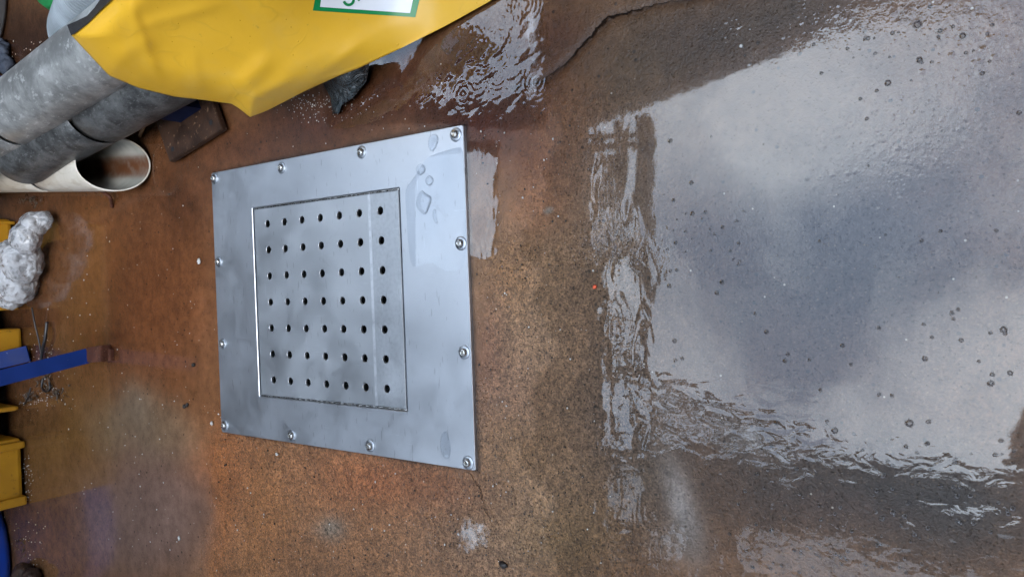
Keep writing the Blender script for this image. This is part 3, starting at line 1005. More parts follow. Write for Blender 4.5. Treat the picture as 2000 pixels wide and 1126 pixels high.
# an S whose lower bowl shows, the next letter's foot beside it
stroke('lettering', arc(681, .5, 9.5, 165, -5) + [(689, -6), (684, -12), (678, -18)], 5.2, lab)
stroke('lettering', [(699, 1.5), (710, -10), (719, -20)], 5.2, lab)

m = NT('black_webbing')
m.bsdf(color=m.mix(m.noise(220, 2), (0.012, 0.014, 0.018), (0.05, 0.055, 0.065)), rough=0.6)
WEB = m.m
bm = bmesh.new()
top = [(x, y, float(sack_plane(x, y)) + .008) for x, y in ((131, 49), (150, 41), (170, 31), (184, 16), (197, -3), (230, -50))]
bot = [(x, y, float(sack_plane(x, y)) + .008) for x, y in ((139, 70), (156, 58), (173, 45), (192, 24), (220, -3), (262, -50))]
ring = []
for a, b in zip(top, bot):
    p, q = P(*a), P(*b)
    up = (CAM - p).normalized() * 0.006
    ring.append([bm.verts.new(p + up), bm.verts.new(q + up), bm.verts.new(q - up), bm.verts.new(p - up)])
for a, b in zip(ring, ring[1:]):
    for k in range(4):
        bm.faces.new((a[k], a[(k + 1) % 4], b[(k + 1) % 4], b[k]))
bm.faces.new(ring[0]); bm.faces.new(ring[-1])
bm_obj('webbing', bm, WEB, sack)

# ------------------------------------------------------------------ pipes
def galv(name, lo, hi, sc, rough):
    m = NT(name)
    a = m.noise(sc, 7, 0.72, 0.15)
    b = m.noise(sc * 5, 4, 0.65, 0.2, m.mapping((1, 1.0, 2.6), (0.3, 0.4, 0.8)))
    c = m.mix(m.ramp(a, 0.35, 0.68), lo, hi)
    c = m.mix(m.math('MULTIPLY', m.ramp(b, 0.56, 0.66), 0.7), c, tuple(min(1, v * 1.25) for v in hi))
    c = m.mix(m.math('MULTIPLY', m.ramp(m.noise(sc * 2.5, 4), 0.62, 0.75), 0.6), c, tuple(v * 0.5 for v in lo))
    m.bsdf(color=c, metal=0.45, rough=rough, normal=m.bump(b, 0.0012, 0.5))
    return m.m
GALV1 = galv('weathered_zinc', (0.20, 0.21, 0.21), (0.50, 0.52, 0.52), 7, 0.36)
GALV2 = galv('shaded_zinc', (0.045, 0.047, 0.048), (0.17, 0.178, 0.18), 14, 0.42)  # second pipe's zinc, darkened for the shade it lies in
m = NT('off_white_plastic')
a = m.noise(5, 5, 0.6, 0.5)
b = m.noise(36, 4, 0.7, 0.3, m.mapping((1, 0.25, 1)))
c = m.mix(m.ramp(a, 0.3, 0.7), (0.50, 0.46, 0.38), (0.66, 0.63, 0.56))
c = m.mix(m.math('MULTIPLY', m.ramp(b, 0.5, 0.68), 0.5), c, (0.34, 0.28, 0.19))
m.bsdf(color=c, rough=0.42, normal=m.bump(b, 0.0006, 0.4))
WHITE_PIPE = m.m
m = NT('pipe_bore')
z_ = m.attr('rust')
c = m.mix(m.ramp(m.noise(14, 4), 0.3, 0.7), (0.30, 0.30, 0.26), (0.46, 0.45, 0.40))
c = m.mix(m.math('MULTIPLY', z_, m.ramp(m.noise(40, 3), 0.2, 0.6, 0.75, 1.0)), c, (0.13, 0.05, 0.02))
m.bsdf(color=c, rough=0.5)
BORE = m.m

def axis_pts(a, b, width):
    p, q = P(*a), P(*b)
    r = width / 2 * depth((p + q) / 2) / FPX
    return p, q, r

def hollow(bm, p, q, r, wall=0.004, seg=56):
    """an open tube: outside, lips and bore"""
    a, b = frame_of(q - p)
    d = (q - p).normalized()
    def ring(c, rr):
        return [bm.verts.new(c + a * (rr * math.cos(t)) + b * (rr * math.sin(t))) for t in (2 * math.pi * k / seg for k in range(seg))]
    e = 0.0015
    rs = [ring(p + d * e, r - wall), ring(p, r - wall + e), ring(p, r - e), ring(p + d * e, r)]
    n = 10
    for k in range(1, n):
        rs.append(ring(p + (q - p) * (k / n), r))
    rs += [ring(q - d * e, r), ring(q, r - e), ring(q, r - wall + e), ring(q - d * e, r - wall)]
    rs.append(rs[0])
    for x, y in zip(rs, rs[1:]):
        for k in range(seg):
            bm.faces.new((x[k], x[(k + 1) % seg], y[(k + 1) % seg], y[k]))

def seg_pipe(root, p, q, r, cuts, mat, names):
    """straight lengths with a shadow gap between, the inner sleeve showing in it"""
    ts = [0.0] + cuts + [1.0]
    for k, (t0, t1) in enumerate(zip(ts, ts[1:])):
        bm = bmesh.new()
        g0 = 0.011 if k else 0
        g1 = 0.011 if k < len(ts) - 2 else 0
        L = (q - p).length
        hollow(bm, p + (q - p) * (t0 + g0 / L), p + (q - p) * (t1 - g1 / L), r * (1.0 + 0.012 * (k % 2)))
        hang(bm_obj(names[k], bm, mat, None, True), root)
    if cuts:
        bm = bmesh.new()
        hollow(bm, p + (q - p) * (cuts[0] - .08), p + (q - p) * (cuts[0] + .08), r - 0.018)
        hang(bm_obj('sleeve', bm, mat, None, True), root)

p1, q1, r1 = axis_pts((-175, 372, .31), (330, 10, .27), 126)
t = empty('galvanised_pipe', (p1 + q1) / 2, 'thick pale galvanised pipe on top of the pile, running under the yellow sack', 'pipe', 'grey pipes')
seg_pipe(t, p1, q1, r1, [0.52], GALV1, ['coupling', 'length'])
p2, q2, r2 = axis_pts((42, 300, .21), (470, 52, .12), 138)
t = empty('galvanised_pipe', (p2 + q2) / 2, 'thick grey galvanised pipe, darkened for its shade, lying between the pale pipe and the white pipe', 'pipe', 'grey pipes')
seg_pipe(t, p2, q2, r2, [0.41], GALV2, ['coupling', 'length'])

# white waste pipe, cut on the slant
p3, q3, r3 = axis_pts((-90, 336, .095), (220, 320, .09), 92)
t = empty('plastic_pipe', (p3 + q3) / 2, 'off white plastic pipe on the floor with a slanted open end stained by rust', 'pipe')
CUT = -1.0
def slant_pipe(name, t0, t1, cut, mat, inner):
    bm = bmesh.new()
    a, b = frame_of(q3 - p3)                       # a: sideways, b: up-ish
    d = (q3 - p3).normalized()
    seg = 64
    def ring(c, rr, slope):
        out = []
        for k in range(seg):
            th = 2 * math.pi * k / seg
            o_ = a * (rr * math.cos(th)) + b * (rr * math.sin(th))
            out.append(bm.verts.new(c + o_ + d * (slope * rr * math.sin(th) * CUT)))
        return out
    p, q = p3 + (q3 - p3) * t0, p3 + (q3 - p3) * t1
    R0, R1 = r3, r3 - 0.004
    if not inner:
        rs = [ring(p, R0 - .003, 0), ring(p, R0, 0)] + [ring(p + (q - p) * k / 8, R0, cut * k / 8) for k in range(1, 8)] + [ring(q, R0, cut), ring(q + d * .001, R0 - .001, cut), ring(q + d * .001, R1, cut)]
    else:
        rs = [ring(p + (q - p) * k / 24, R1 - .0002, cut * k / 24) for k in range(0, 25)]
    for x, y in zip(rs, rs[1:]):
        for k in range(seg):
            bm.faces.new((x[k], x[(k + 1) % seg], y[(k + 1) % seg], y[k]))
    o = bm_obj(name, bm, mat, None, True)
    if inner:
        at = o.data.attributes.new('rust', 'FLOAT', 'POINT')
        vals = []
        for v in o.data.vertices:
            w = v.co - p3
            w = w - d * w.dot(d)
            th = math.atan2(w.dot(b), w.dot(a))
            low = abs(math.atan2(math.sin(th + R(90)), math.cos(th + R(90))))
            along = (v.co - p3).dot(d) / (q3 - p3).length
            vals.append(max(0.0, 1 - (low / R(30)) ** 4) * (1 if along > .3 else .4))
        at.data.foreach_set('value', vals)
    return hang(o, t)
slant_pipe('length', 0.0, 0.655, 0.0, WHITE_PIPE, False)
slant_pipe('spout', 0.684, 1.0, 0.78, WHITE_PIPE, False)
slant_pipe('bore', 0.69, 1.0, 0.78, BORE, True)
slant_pipe('bore_shade', 0.05, 0.69, 0.0, PIT, True)  # black tube stands for the dark inside the pipe and its seam

# ------------------------------------------------------------------ blue post on a rusty foot plate
def rust(name, lo, hi, sc=18):
    m = NT(name)
    a = m.noise(sc, 6, 0.65, 0.4)
    c = m.mix(m.ramp(a, 0.3, 0.7), lo, hi)
    c = m.mix(m.math('MULTIPLY', m.ramp(m.noise(sc * 5, 4), 0.62, 0.7), 0.6), c, (0.26, 0.16, 0.10))
    m.bsdf(color=c, spec=0.2, rough=m.ramp(a, 0.3, 0.7, 0.4, 0.7), normal=m.bump(m.noise(sc * 4, 4), 0.0012, 0.6))
    return m.m
RUST = rust('rusty_steel', (0.022, 0.013, 0.010), (0.065, 0.034, 0.021))
RUST2 = rust('red_rust', (0.04, 0.014, 0.009), (0.11, 0.042, 0.026), 34)
def paint(name, base, chip):
    m = NT(name)
    a = m.noise(14, 5)
    c = m.mix(m.ramp(a, 0.3, 0.7), tuple(v * 0.8 for v in base), base)
    c = m.mix(m.ramp(m.noise(48, 4, 0.7), 0.68, 0.72), c, chip)
    m.bsdf(color=c, spec=0.12, rough=m.ramp(a, 0.3, 0.7, 0.4, 0.55), normal=m.bump(m.noise(120, 3), 0.0004, 0.5))
    return m.m
BLUE = paint('blue_paint', (0.006, 0.026, 0.15), (0.20, 0.23, 0.34))

SHADED_BLUE = paint('shaded_blue_paint', (0.008, 0.014, 0.045), (0.05, 0.05, 0.06))  # the post's blue, darkened for the shade under the sack
fp = [P(304, 238, .03), P(331, 316, .03), P(434, 252, .03), P(407, 176, .03)]
ctr = sum(fp, Vector()) / 4
post = empty('steel_post', (ctr.x, ctr.y, 0), 'blue steel post standing on a rusty foot plate under the yellow sack', 'post')
bm = bmesh.new()
slab(bm, [(p.x, p.y) for p in fp], 0.012, 0.030)
bmesh.ops.bevel(bm, geom=list(bm.edges), offset=0.002, segments=2, affect='EDGES')
hang(bm_obj('foot_plate', bm, RUST), post)
for px, py in ((337, 291), (412, 239)):
    c_ = P(px, py, .03)
    bm = bmesh.new()
    lathe(bm, [(.0, .0304), (.0065, .0304), (.0075, .0308), (.0078, .0301)], 18, Matrix.Translation((c_.x, c_.y, 0)))
    hang(bm_obj('bolt_hole', bm, PIT), post)
e1, e2 = (fp[2] - fp[1]).normalized(), (fp[0] - fp[1]).normalized()
c_ = P(362, 196, .03)
bm = bmesh.new()
s_ = 0.055
slab(bm, [((c_ + e1 * a * s_ + e2 * b * s_).x, (c_ + e1 * a * s_ + e2 * b * s_).y) for a, b in ((-1, -1), (1, -1), (1, 1), (-1, 1))], 0.0295, 0.17)
hang(bm_obj('upright', bm, SHADED_BLUE), post)

# ------------------------------------------------------------------ blue stand with two flat legs
LEG_T = 0.012
foot = P(186, 690, 0)
stand = empty('steel_stand', (foot.x, foot.y, 0), 'blue flat bar stand with a rusted foot, beside the yellow crate', 'stand')
def flat_leg(a, b, width, mat):
    p, q = P(*a), P(*b)
    q = p + (q - p) * 1.8
    d = (q - p).normalized()
    view = (CAM - (p + q) / 2).normalized()
    s = d.cross(view).normalized()
    nrm = s.cross(d).normalized()
    w = width / 2 * depth((p + q) / 2) / FPX
    bm = bmesh.new()
    mt = Matrix((d, s, nrm)).transposed().to_4x4()
    mt.translation = p
    box(bm, (0, -w, -LEG_T), ((q - p).length, w, 0), 0.0015, mt)
    return hang(bm_obj('leg', bm, mat), stand)
flat_leg((172, 694, .03), (0, 738, .27), 31, BLUE)
flat_leg((55, 690, .015), (0, 703, .09), 32, BLUE)
bm = bmesh.new()
a_, b_, c_, d_ = P(168, 678, .035), P(168, 708, .035), P(197, 706, .035), P(197, 674, .035)
slab(bm, [(p.x, p.y) for p in (a_, b_, c_, d_)], 0.0, 0.034)
bmesh.ops.bevel(bm, geom=list(bm.edges), offset=0.003, segments=2, affect='EDGES')
a_, b_, c_, d_ = P(199, 676, .02), P(199, 706, .02), P(218, 704, .008), P(218, 682, .008)
slab(bm, [(p.x, p.y) for p in (a_, b_, c_, d_)], 0.0, 0.012)
hang(bm_obj('foot', bm, RUST2), stand)

# ------------------------------------------------------------------ yellow spill pallet
m = NT('yellow_plastic')
a = m.noise(10, 5)
c = m.mix(m.ramp(a, 0.3, 0.7), (0.42, 0.20, 0.012), (0.54, 0.27, 0.014))
c = m.mix(m.math('MULTIPLY', m.ramp(m.noise(30, 5, 0.7), 0.58, 0.72), 0.7), c, (0.10, 0.05, 0.012))
m.bsdf(color=c, rough=0.42, normal=m.bump(m.noise(60, 3), 0.0008, 0.4))
YPL = m.m
yp = P(45, 760, 0)
YF = yp.y                                            # the front face of the pallet
xl, xr = P(45, 985, 0).x, P(40, 425, 0).x
PZ = 0.36
pal = empty('spill_pallet', ((xl + xr) / 2, YF + .5, 0), 'dirty yellow plastic spill pallet with dark pockets in its front', 'pallet')
bm = bmesh.new()
def xat(py, px=45):
    return P(px, py, 0).x
box(bm, (xl, YF + .02, 0.15), (xr, YF + 1.2, PZ), 0.02)                                  # deck
for y0, y1 in ((425, 602), (790, 800), (852, 982)):                                        # blocks between the pockets
    box(bm, (xat(y1), YF + 0.008, 0.012), (xat(y0), YF + 1.15, 0.155), 0.014)
hang(bm_obj('deck', bm, YPL), pal)
for y0, y1, dep in ((858, 872, .035), (962, 980, .03), (640, 690, .05), (598, 604, .02), (430, 436, .02)):
    bm = bmesh.new()
    box(bm, (xat(y1), YF - dep * .4, 0.004), (xat(y0), YF + 0.06, 0.16), 0.011)
    hang(bm_obj('rib', bm, YPL), pal)
bm = bmesh.new()
box(bm, (xl + .02, YF + .25, 0.006), (xr - .02, YF + .27, 0.15))  # black sheet stands for the shade inside the pockets
hang(bm_obj('pocket_shade', bm, PIT), pal)

# ------------------------------------------------------------------ blue drum
DR = 0.29
dc = P(26, 1100, 0)
m = NT('blue_plastic')
a = m.noise(7, 5)
c = m.mix(m.ramp(a, 0.3, 0.7), (0.004, 0.04, 0.34), (0.008, 0.06, 0.42))
m.bsdf(color=c, rough=0.3, normal=m.bump(m.noise(50, 3), 0.0005, 0.4))
DRUM = m.m
bm = bmesh.new()
lathe(bm, [(0, .0), (DR - .03, .0), (DR - .008, .008), (DR, .03), (DR, .28), (DR + .012, .29), (DR + .012, .31), (DR, .32), (DR, .40), (DR - .02, .43), (0, .43)], 72,
      Matrix.Translation((dc.x + .02, dc.y + DR, 0)))
o = bm_obj('drum', bm, DRUM, None, True)
tag(o, 'short bright blue plastic drum standing at the end of the yellow pallet', 'drum')

# ------------------------------------------------------------------ lumps, bags and clutter
def blob_mesh(name, parts, disp, tex, mat, seed=1, voxel=0.006, label=None, cat=None, parent=None):
    """several squashed balls fused into one crumpled skin"""
    bm = bmesh.new()
    for c0, rad in parts:
        bmesh.ops.create_icosphere(bm, subdivisions=3, radius=1.0, matrix=Matrix.Translation(c0) @ Matrix.Diagonal((*rad, 1)))
    o = bm_obj(name, bm, mat, parent, True)
    r = o.modifiers.new('fuse', 'REMESH')
    r.mode, r.voxel_size, r.use_smooth_shade = 'VOXEL', voxel, True
    for k, (amp, sz) in enumerate(zip(disp, tex)):
        tx = bpy.data.textures.new('crumple', 'VORONOI' if k % 2 == 0 else 'CLOUDS')
        tx.noise_scale = sz
        d = o.modifiers.new('crumple', 'DISPLACE')
        d.texture, d.strength, d.mid_level, d.texture_coords = tx, amp, 0.5, 'GLOBAL'
    if label:
        tag(o, label, cat)
    return o
m = NT('clear_polythene')
def edges(scale, mixf):
    v = m.n('TexVoronoi', feature='DISTANCE_TO_EDGE')
    nz_ = m.n('TexNoise')
    nz_.inputs['Scale'].default_value, nz_.inputs['Detail'].default_value = scale * .5, 3
    m.put(nz_.inputs['Vector'], m.obj())
    m.put(v.inputs['Vector'], m.mix(mixf, m.obj(), nz_.outputs['Color']))
    v.inputs['Scale'].default_value = scale
    return v.outputs['Distance']
e1 = m.ramp(edges(16, 0.12), 0.0, 0.22, 1.0, 0.0)
e2 = m.ramp(edges(38, 0.08), 0.0, 0.25, 1.0, 0.0)
hh = m.math('ADD', m.math('ADD', e1, m.math('MULTIPLY', e2, 0.45)), m.math('MULTIPLY', m.noise(120, 3), 0.2))
m.bsdf(color=m.mix(m.ramp(hh, 0.1, 1.1), (0.42, 0.435, 0.455), (0.48, 0.495, 0.52)), rough=0.2, spec=0.6, alpha=m.ramp(hh, 0.0, 0.9, 0.42, 0.9),
       normal=m.bump(hh, 0.0026, 1.0))
POLY = m.m
def at(px, py, z):
    return P(px, py, z)
blob_mesh('plastic_bag', [(at(35, 545, .06), (.095, .075, .07)), (at(45, 510, .075), (.085, .07, .07)), (at(22, 575, .05), (.06, .05, .05)), (at(50, 465, .09), (.06, .06, .05)),
                          (at(65, 440, .07), (.05, .05, .045)), (at(82, 430, .05), (.035, .045, .035)), (at(28, 500, .08), (.06, .07, .07))],
          (.010, .014), (.05, .022), POLY, label='crumpled clear plastic bag lying against the yellow pallet', cat='plastic bag', voxel=0.005)

m = NT('grey_fabric_hose')
wv = m.n('TexWave')
wv.inputs['Scale'].default_value = 1.0
a = m.noise(10, 5)
m.bsdf(color=m.mix(m.ramp(a, 0.3, 0.75), (0.17, 0.20, 0.22), (0.30, 0.35, 0.39)), rough=0.6)
HOSE = m.m
bm = bmesh.new()
ctrl = [P(225, -90, .34), P(190, -40, .34), P(165, 0, .33), P(148, 35, .30), P(140, 62, .26), P(150, 92, .20), P(175, 115, .14)]
pts, rads = [], []
for i in range(len(ctrl) - 1):
    for k in range(70):
        u = k / 70
        p0, p1_, p2_, p3_ = ctrl[max(i - 1, 0)], ctrl[i], ctrl[i + 1], ctrl[min(i + 2, len(ctrl) - 1)]
        pts.append(0.5 * ((2 * p1_) + (p2_ - p0) * u + (2 * p0 - 5 * p1_ + 4 * p2_ - p3_) * u * u + (3 * p1_ - p0 - 3 * p2_ + p3_) * u ** 3))
hr = 44 * depth(pts[160]) / FPX
for k in range(len(pts)):
    rads.append(hr * (1 + 0.02 * math.sin(k * 0.9) - (0.06 if k % 66 < 2 else 0)))
tube(bm, pts, rads, 32)
o = bm_obj('flexible_hose', bm, HOSE, None, True)
tag(o, 'ribbed grey flexible hose bending behind the yellow sack', 'hose')

GREENP = paint('green_plastic', (0.02, 0.20, 0.06), (0.05, 0.28, 0.10))
bm = bmesh.new()
c_ = P(118, -40, .20)
rr = 62 * depth(c_) / FPX
lathe(bm, [(0, -.02), (rr * .8, -.02), (rr * .95, 0), (rr, .1), (rr, .22), (rr * .9, .24), (0, .245)], 40, Matrix.Translation((c_.x, c_.y, 0)))
o = bm_obj('green_container', bm, GREENP, None, True)
tag(o, 'green plastic container behind the grey hose', 'container')

m = NT('grey_bin')
m.bsdf(color=m.mix(m.noise(9, 5), (0.10, 0.11, 0.125), (0.24, 0.25, 0.26)), rough=0.5)
BIN = m.m
bm = bmesh.new()
c_ = P(-40, 40, 0)
lathe(bm, [(0, .0), (.24, .0), (.255, .015), (.262, .25), (.275, .26), (.275, .3), (.26, .3), (.25, .05), (0, .04)], 56, Matrix.Translation((P(95, 0, 0).x + .12, P(30, 40, 0).y + .30, 0)))
o = bm_obj('bin', bm, BIN, None, True)
tag(o, 'grey round bin in the corner beyond the pipes', 'bin')

m = NT('dark_blue_cloth')
m.bsdf(color=m.mix(m.noise(40, 5, 0.7), (0.012, 0.016, 0.028), (0.07, 0.09, 0.13)), rough=0.7, normal=m.bump(m.noise(90, 4), .004, .8))
blob_mesh('rag', [(at(2, 105, .02), (.06, .05, .03)), (at(12, 128, .02), (.04, .045, .025)), (at(-20, 120, .03), (.06, .06, .04))], (.02, .01), (.03, .012), m.m,
          label='dark blue rag on the floor beyond the galvanised pipes', cat='rag')
bm = bmesh.new()
a_, b_ = P(-60, 172, .06), P(40, 150, .06)
d = (b_ - a_).normalized()
mt = Matrix((d, Vector((-d.y, d.x, 0)), Vector((0, 0, 1)))).transposed().to_4x4()
mt.translation = a_
box(bm, (0, -.02, -.06), ((b_ - a_).length, .02, 0.0), .003, mt)
o = bm_obj('steel_rail', bm, BLUE)
tag(o, 'short blue rail lying beyond the galvanised pipes', 'rail')

# black plate standing behind the pallet corner, white pipe's far end
m = NT('black_rubber')
m.bsdf(color=m.mix(m.noise(30, 5), (0.010, 0.013, 0.015), (0.05, 0.065, 0.07)), rough=m.ramp(m.noise(24, 4), .35, .65, .05, .2), spec=0.9, normal=m.bump(m.noise(26, 4, 0.6, 1.0), 0.022, 1.0))
RUB = m.m
flap = [(615, 120, .05), (632, 165, .02), (645, 190, .012), (650, 222, .008), (662, 222, .008), (668, 205, .012), (690, 192, .02), (716, 158, .03), (722, 120, .05), (705, 100, .07)]
bm = bmesh.new()
cpx = sum(p[0] for p in flap) / len(flap), sum(p[1] for p in flap) / len(flap)
layers = []
for off in (0.0, -0.004):
    rr_ = []
    for s, dz in ((1.0, 0), (.72, .008), (.4, .012)):
        rr_.append([bm.verts.new(P(cpx[0] + (x - cpx[0]) * s, cpx[1] + (y - cpx[1]) * s, z + dz + off + .006 * math.sin(x * .09 + s * 4))) for x, y, z in flap])
    c0 = bm.verts.new(P(*cpx, .05 + off))
    layers.append((rr_, c0))
    for a, b in zip(rr_, rr_[1:]):
        for k in range(len(flap)):
            bm.faces.new((a[k], a[(k + 1) % len(flap)], b[(k + 1) % len(flap)], b[k]))
    for k in range(len(flap)):
        bm.faces.new((rr_[-1][k], rr_[-1][(k + 1) % len(flap)], c0))
for k in range(len(flap)):
    bm.faces.new((layers[0][0][0][k], layers[0][0][0][(k + 1) % len(flap)], layers[1][0][0][(k + 1) % len(flap)], layers[1][0][0][k]))
o = bm_obj('rubber_sheet', bm, RUB, None, True)
tag(o, 'torn wet black rubber sheet in the puddle under the yellow sack', 'rubber sheet')

# rusty lump by the drum
blob_mesh('iron_block', [(at(45, 1120, .03), (.045, .05, .035)), (at(62, 1128, .03), (.04, .05, .03)), (at(38, 1140, .03), (.05, .05, .035))], (.012, .006), (.03, .012), RUST,
          label='dark rusty iron block on the floor beside the blue drum', cat='iron block', voxel=.005)

# black cable ties
m = NT('black_cable')
m.bsdf(color=(0.012, 0.012, 0.014), rough=0.3, spec=0.6)
CABLE = m.m
def wire(pts, r, name, label, cat, mat=CABLE, group=None):
    ps = [P(*p) for p in pts]
    out = []
    for i in range(len(ps) - 1):
        for k in range(6):
            u = k / 6
            p0, p1_, p2_, p3_ = ps[max(i - 1, 0)], ps[i], ps[i + 1], ps[min(i + 2, len(ps) - 1)]
            out.append(0.5 * ((2 * p1_) + (p2_ - p0) * u + (2 * p0 - 5 * p1_ + 4 * p2_ - p3_) * u * u + (3 * p1_ - p0 - 3 * p2_ + p3_) * u ** 3))
    out.append(ps[-1])
    bm = bmesh.new()
    tube(bm, out, r, 8)
    o = bm_obj(name, bm, mat, None, True)
    return tag(o, label, cat, group)
wire([(62, 600, .03), (68, 632, .02), (76, 665, .012), (82, 700, .01), (90, 730, .006)], .0032, 'cable', 'black cable running from the plastic bag to the blue bar', 'cable')
wire([(92, 628, .012), (88, 660, .018), (82, 690, .014), (80, 720, .008)], .006, 'cable_tie', 'thick black strap end poking up above the blue bar', 'strap')
wire([(84, 738, .006), (82, 756, .012), (90, 764, .014), (98, 756, .012), (94, 738, .006)], .0045, 'cable_tie', 'black strap loop below the blue bar', 'strap')
wire([(60, 700, .004), (56, 716, .01), (52, 735, .012)], .0035, 'cable_tie', 'short black strap end behind the blue bar by the pallet', 'strap')
wire([(60, 756, .006), (54, 776, .012), (48, 788, .004)], .003, 'cable_tie', 'thin pale edged strap end on the floor below the blue bar', 'strap')

# twig, hook, crumbs
m = NT('twig_bark')
m.bsdf(color=m.mix(m.noise(120), (0.10, 0.05, 0.025), (0.34, 0.20, 0.10)), rough=0.6)
wire([(283, 240, .02), (280, 250, .016), (276, 258, .012), (273, 266, .006)], .0055, 'twig', 'short brown twig between the white pipe and the foot plate', 'twig', m.m)
wire([(200, 374, .03), (214, 384, .02), (218, 396, .008), (218, 404, .004)], .006, 'hook', 'small rusty iron hook on the floor under the white pipe', 'hook', RUST2)

m = NT('dark_grit')
m.bsdf(color=(0.02, 0.016, 0.013), rough=0.5)
GRIT = m.m
m = NT('pale_chip')
m.bsdf(color=m.mix(m.noise(200), (0.45, 0.43, 0.40), (0.72, 0.70, 0.66)), rough=0.4)
CHIP = m.m
m = NT('orange_chip')
m.bsdf(color=(0.75, 0.10, 0.03), rough=0.4)
ORANGE = m.m
def pebble(bm, c0, r):
    mt = Matrix.Translation(c0) @ Matrix.Rotation(random.uniform(0, 3), 4, 'Z') @ Matrix.Diagonal((r * random.uniform(.7, 1.3), r * random.uniform(.6, 1.1), r * random.uniform(.4, .7), 1))
    vs_ = bmesh.ops.create_icosphere(bm, subdivisions=2, radius=1.0, matrix=mt)['verts']
    for v in vs_:
        v.co += Vector((random.uniform(-1, 1), random.uniform(-1, 1), random.uniform(-1, 1))) * r * .15
for px, py, r, mat, name, lab_ in (
        (378, 712, 5, GRIT, 'pebble', 'round black pebble between the blue stand and the steel cover'),
        (360, 793, 4, GRIT, 'pebble', 'left one of two touching dark pebbles left of the steel cover'),
        (366, 790, 4, GRIT, 'pebble', 'right one of two touching dark pebbles left of the steel cover'),
        (389, 510, 6, CHIP, 'paint_chip', 'white paint chip on the floor beside the far edge of the steel cover'),
        (414, 826, 5, CHIP, 'pebble', 'pale wet pebble by the far left corner of the steel cover'),
        (541, 886, 4, CHIP, 'paint_chip', 'small white chip on the brown concrete below the steel cover'),
        (1162, 560, 5, ORANGE, 'paint_chip', 'bright orange paint chip at the edge of the wide puddle'),
        (1448, 90, 4, CHIP, 'paint_chip', 'white chip on the wet floor near the crack'),
        (983, 1102, 9, GRIT, 'pebble', 'dark flat pebble on the gritty floor near the small broken puddle'),
        (350, 1050, 4, CHIP, 'paint_chip', 'white fleck on the grey purple wet floor')):
    c0 = P(px, py, .002)
    bm = bmesh.new()
    pebble(bm, c0 + Vector((0, 0, .001)), r * depth(c0) / FPX)
    tag(bm_obj(name, bm, mat, None, True), lab_, name.replace('_', ' '))

# pale crumbs washed together along the pallet and under the sack
bm = bmesh.new()
for cx, cy, ax, ay, n_ in ((85, 690, 20, 40, 60), (80, 780, 40, 20, 50), (50, 930, 16, 50, 60), (110, 760, 30, 14, 16), (620, 205, 60, 26, 150), (60, 110, 50, 36, 45), (200, 640, 160, 200, 60), (270, 950, 130, 160, 45), (700, 230, 120, 40, 30), (50, 1060, 30, 60, 40)):
    for _ in range(n_):
        c0 = P(cx + random.gauss(0, 1) * ax * .6, cy + random.gauss(0, 1) * ay * .6, .002)
        if abs(c0.x) < PW and abs(c0.y) < PH:
            continue
        pebble(bm, c0, random.uniform(.5, 1.5) * depth(c0) / FPX)
o = bm_obj('crumbs', bm, CHIP, None, True)
tag(o, 'pale crumbs and chips scattered on the wet floor', 'crumbs', kind='stuff')

for mat_, lab_, n_, seed_ in ((GRIT, 'loose dark grit on the worn brown concrete', 420, 3), (CHIP, 'tiny pale grit on the worn brown concrete', 170, 4)):
    random.seed(seed_)
    bm = bmesh.new()
    while n_ > 0:
        px, py = random.uniform(420, 1180), random.uniform(230, 1120)
        c0 = P(px, py, .0015)
        if (abs(c0.x) < PW + .006 and abs(c0.y) < PH + .006) or (px < 930 and py < 800):
            continue
        pebble(bm, c0, random.choice((.6, .7, .8, 1.0, 1.4, 2.0)) * depth(c0) / FPX)
        n_ -= 1
    o = bm_obj('grit', bm, mat_, None, True)
    tag(o, lab_, 'grit', kind='stuff')

m = NT('dead_leaf')
m.bsdf(color=m.mix(m.noise(60), (0.02, 0.015, 0.012), (0.13, 0.09, 0.06)), rough=0.35, spec=0.5)
random.seed(12)
bm = bmesh.new()
for cx, cy, ax, ay, n_ in ((82, 735, 16, 34, 46), (60, 775, 16, 10, 22), (105, 765, 16, 12, 20), (60, 392, 22, 8, 22), (40, 1075, 12, 26, 10)):
    for _ in range(n_):
        c0 = P(cx + random.gauss(0, 1) * ax * .6, cy + random.gauss(0, 1) * ay * .6, random.uniform(.003, .012))
        L, wd = random.uniform(.008, .026), random.uniform(.002, .006)
        mt = Matrix.Translation(c0) @ Matrix.Rotation(random.uniform(0, 6.28), 4, 'Z') @ Matrix.Rotation(random.uniform(-.5, .5), 4, 'Y') @ Matrix.Rotation(random.uniform(-.8, .8), 4, 'X')
        prev = None
        for k in range(5):
            u = k / 4
            w_ = wd * math.sin(math.pi * (0.08 + 0.84 * u))
            z_ = 0.004 * (u - .5) ** 2 * 4
            cur = [bm.verts.new(mt @ Vector((L * (u - .5), s_ * w_, z_ + t_))) for s_, t_ in ((-1, 0), (1, 0), (1, -.0006), (-1, -.0006))]
            if prev:
                for q in range(4):
                    bm.faces.new((prev[q], prev[(q + 1) % 4], cur[(q + 1) % 4], cur[q]))
            prev = cur
tag(bm_obj('litter', bm, m.m, None, True), 'dark wet leaf litter heaped round the black straps under the blue bar', 'litter', kind='stuff')

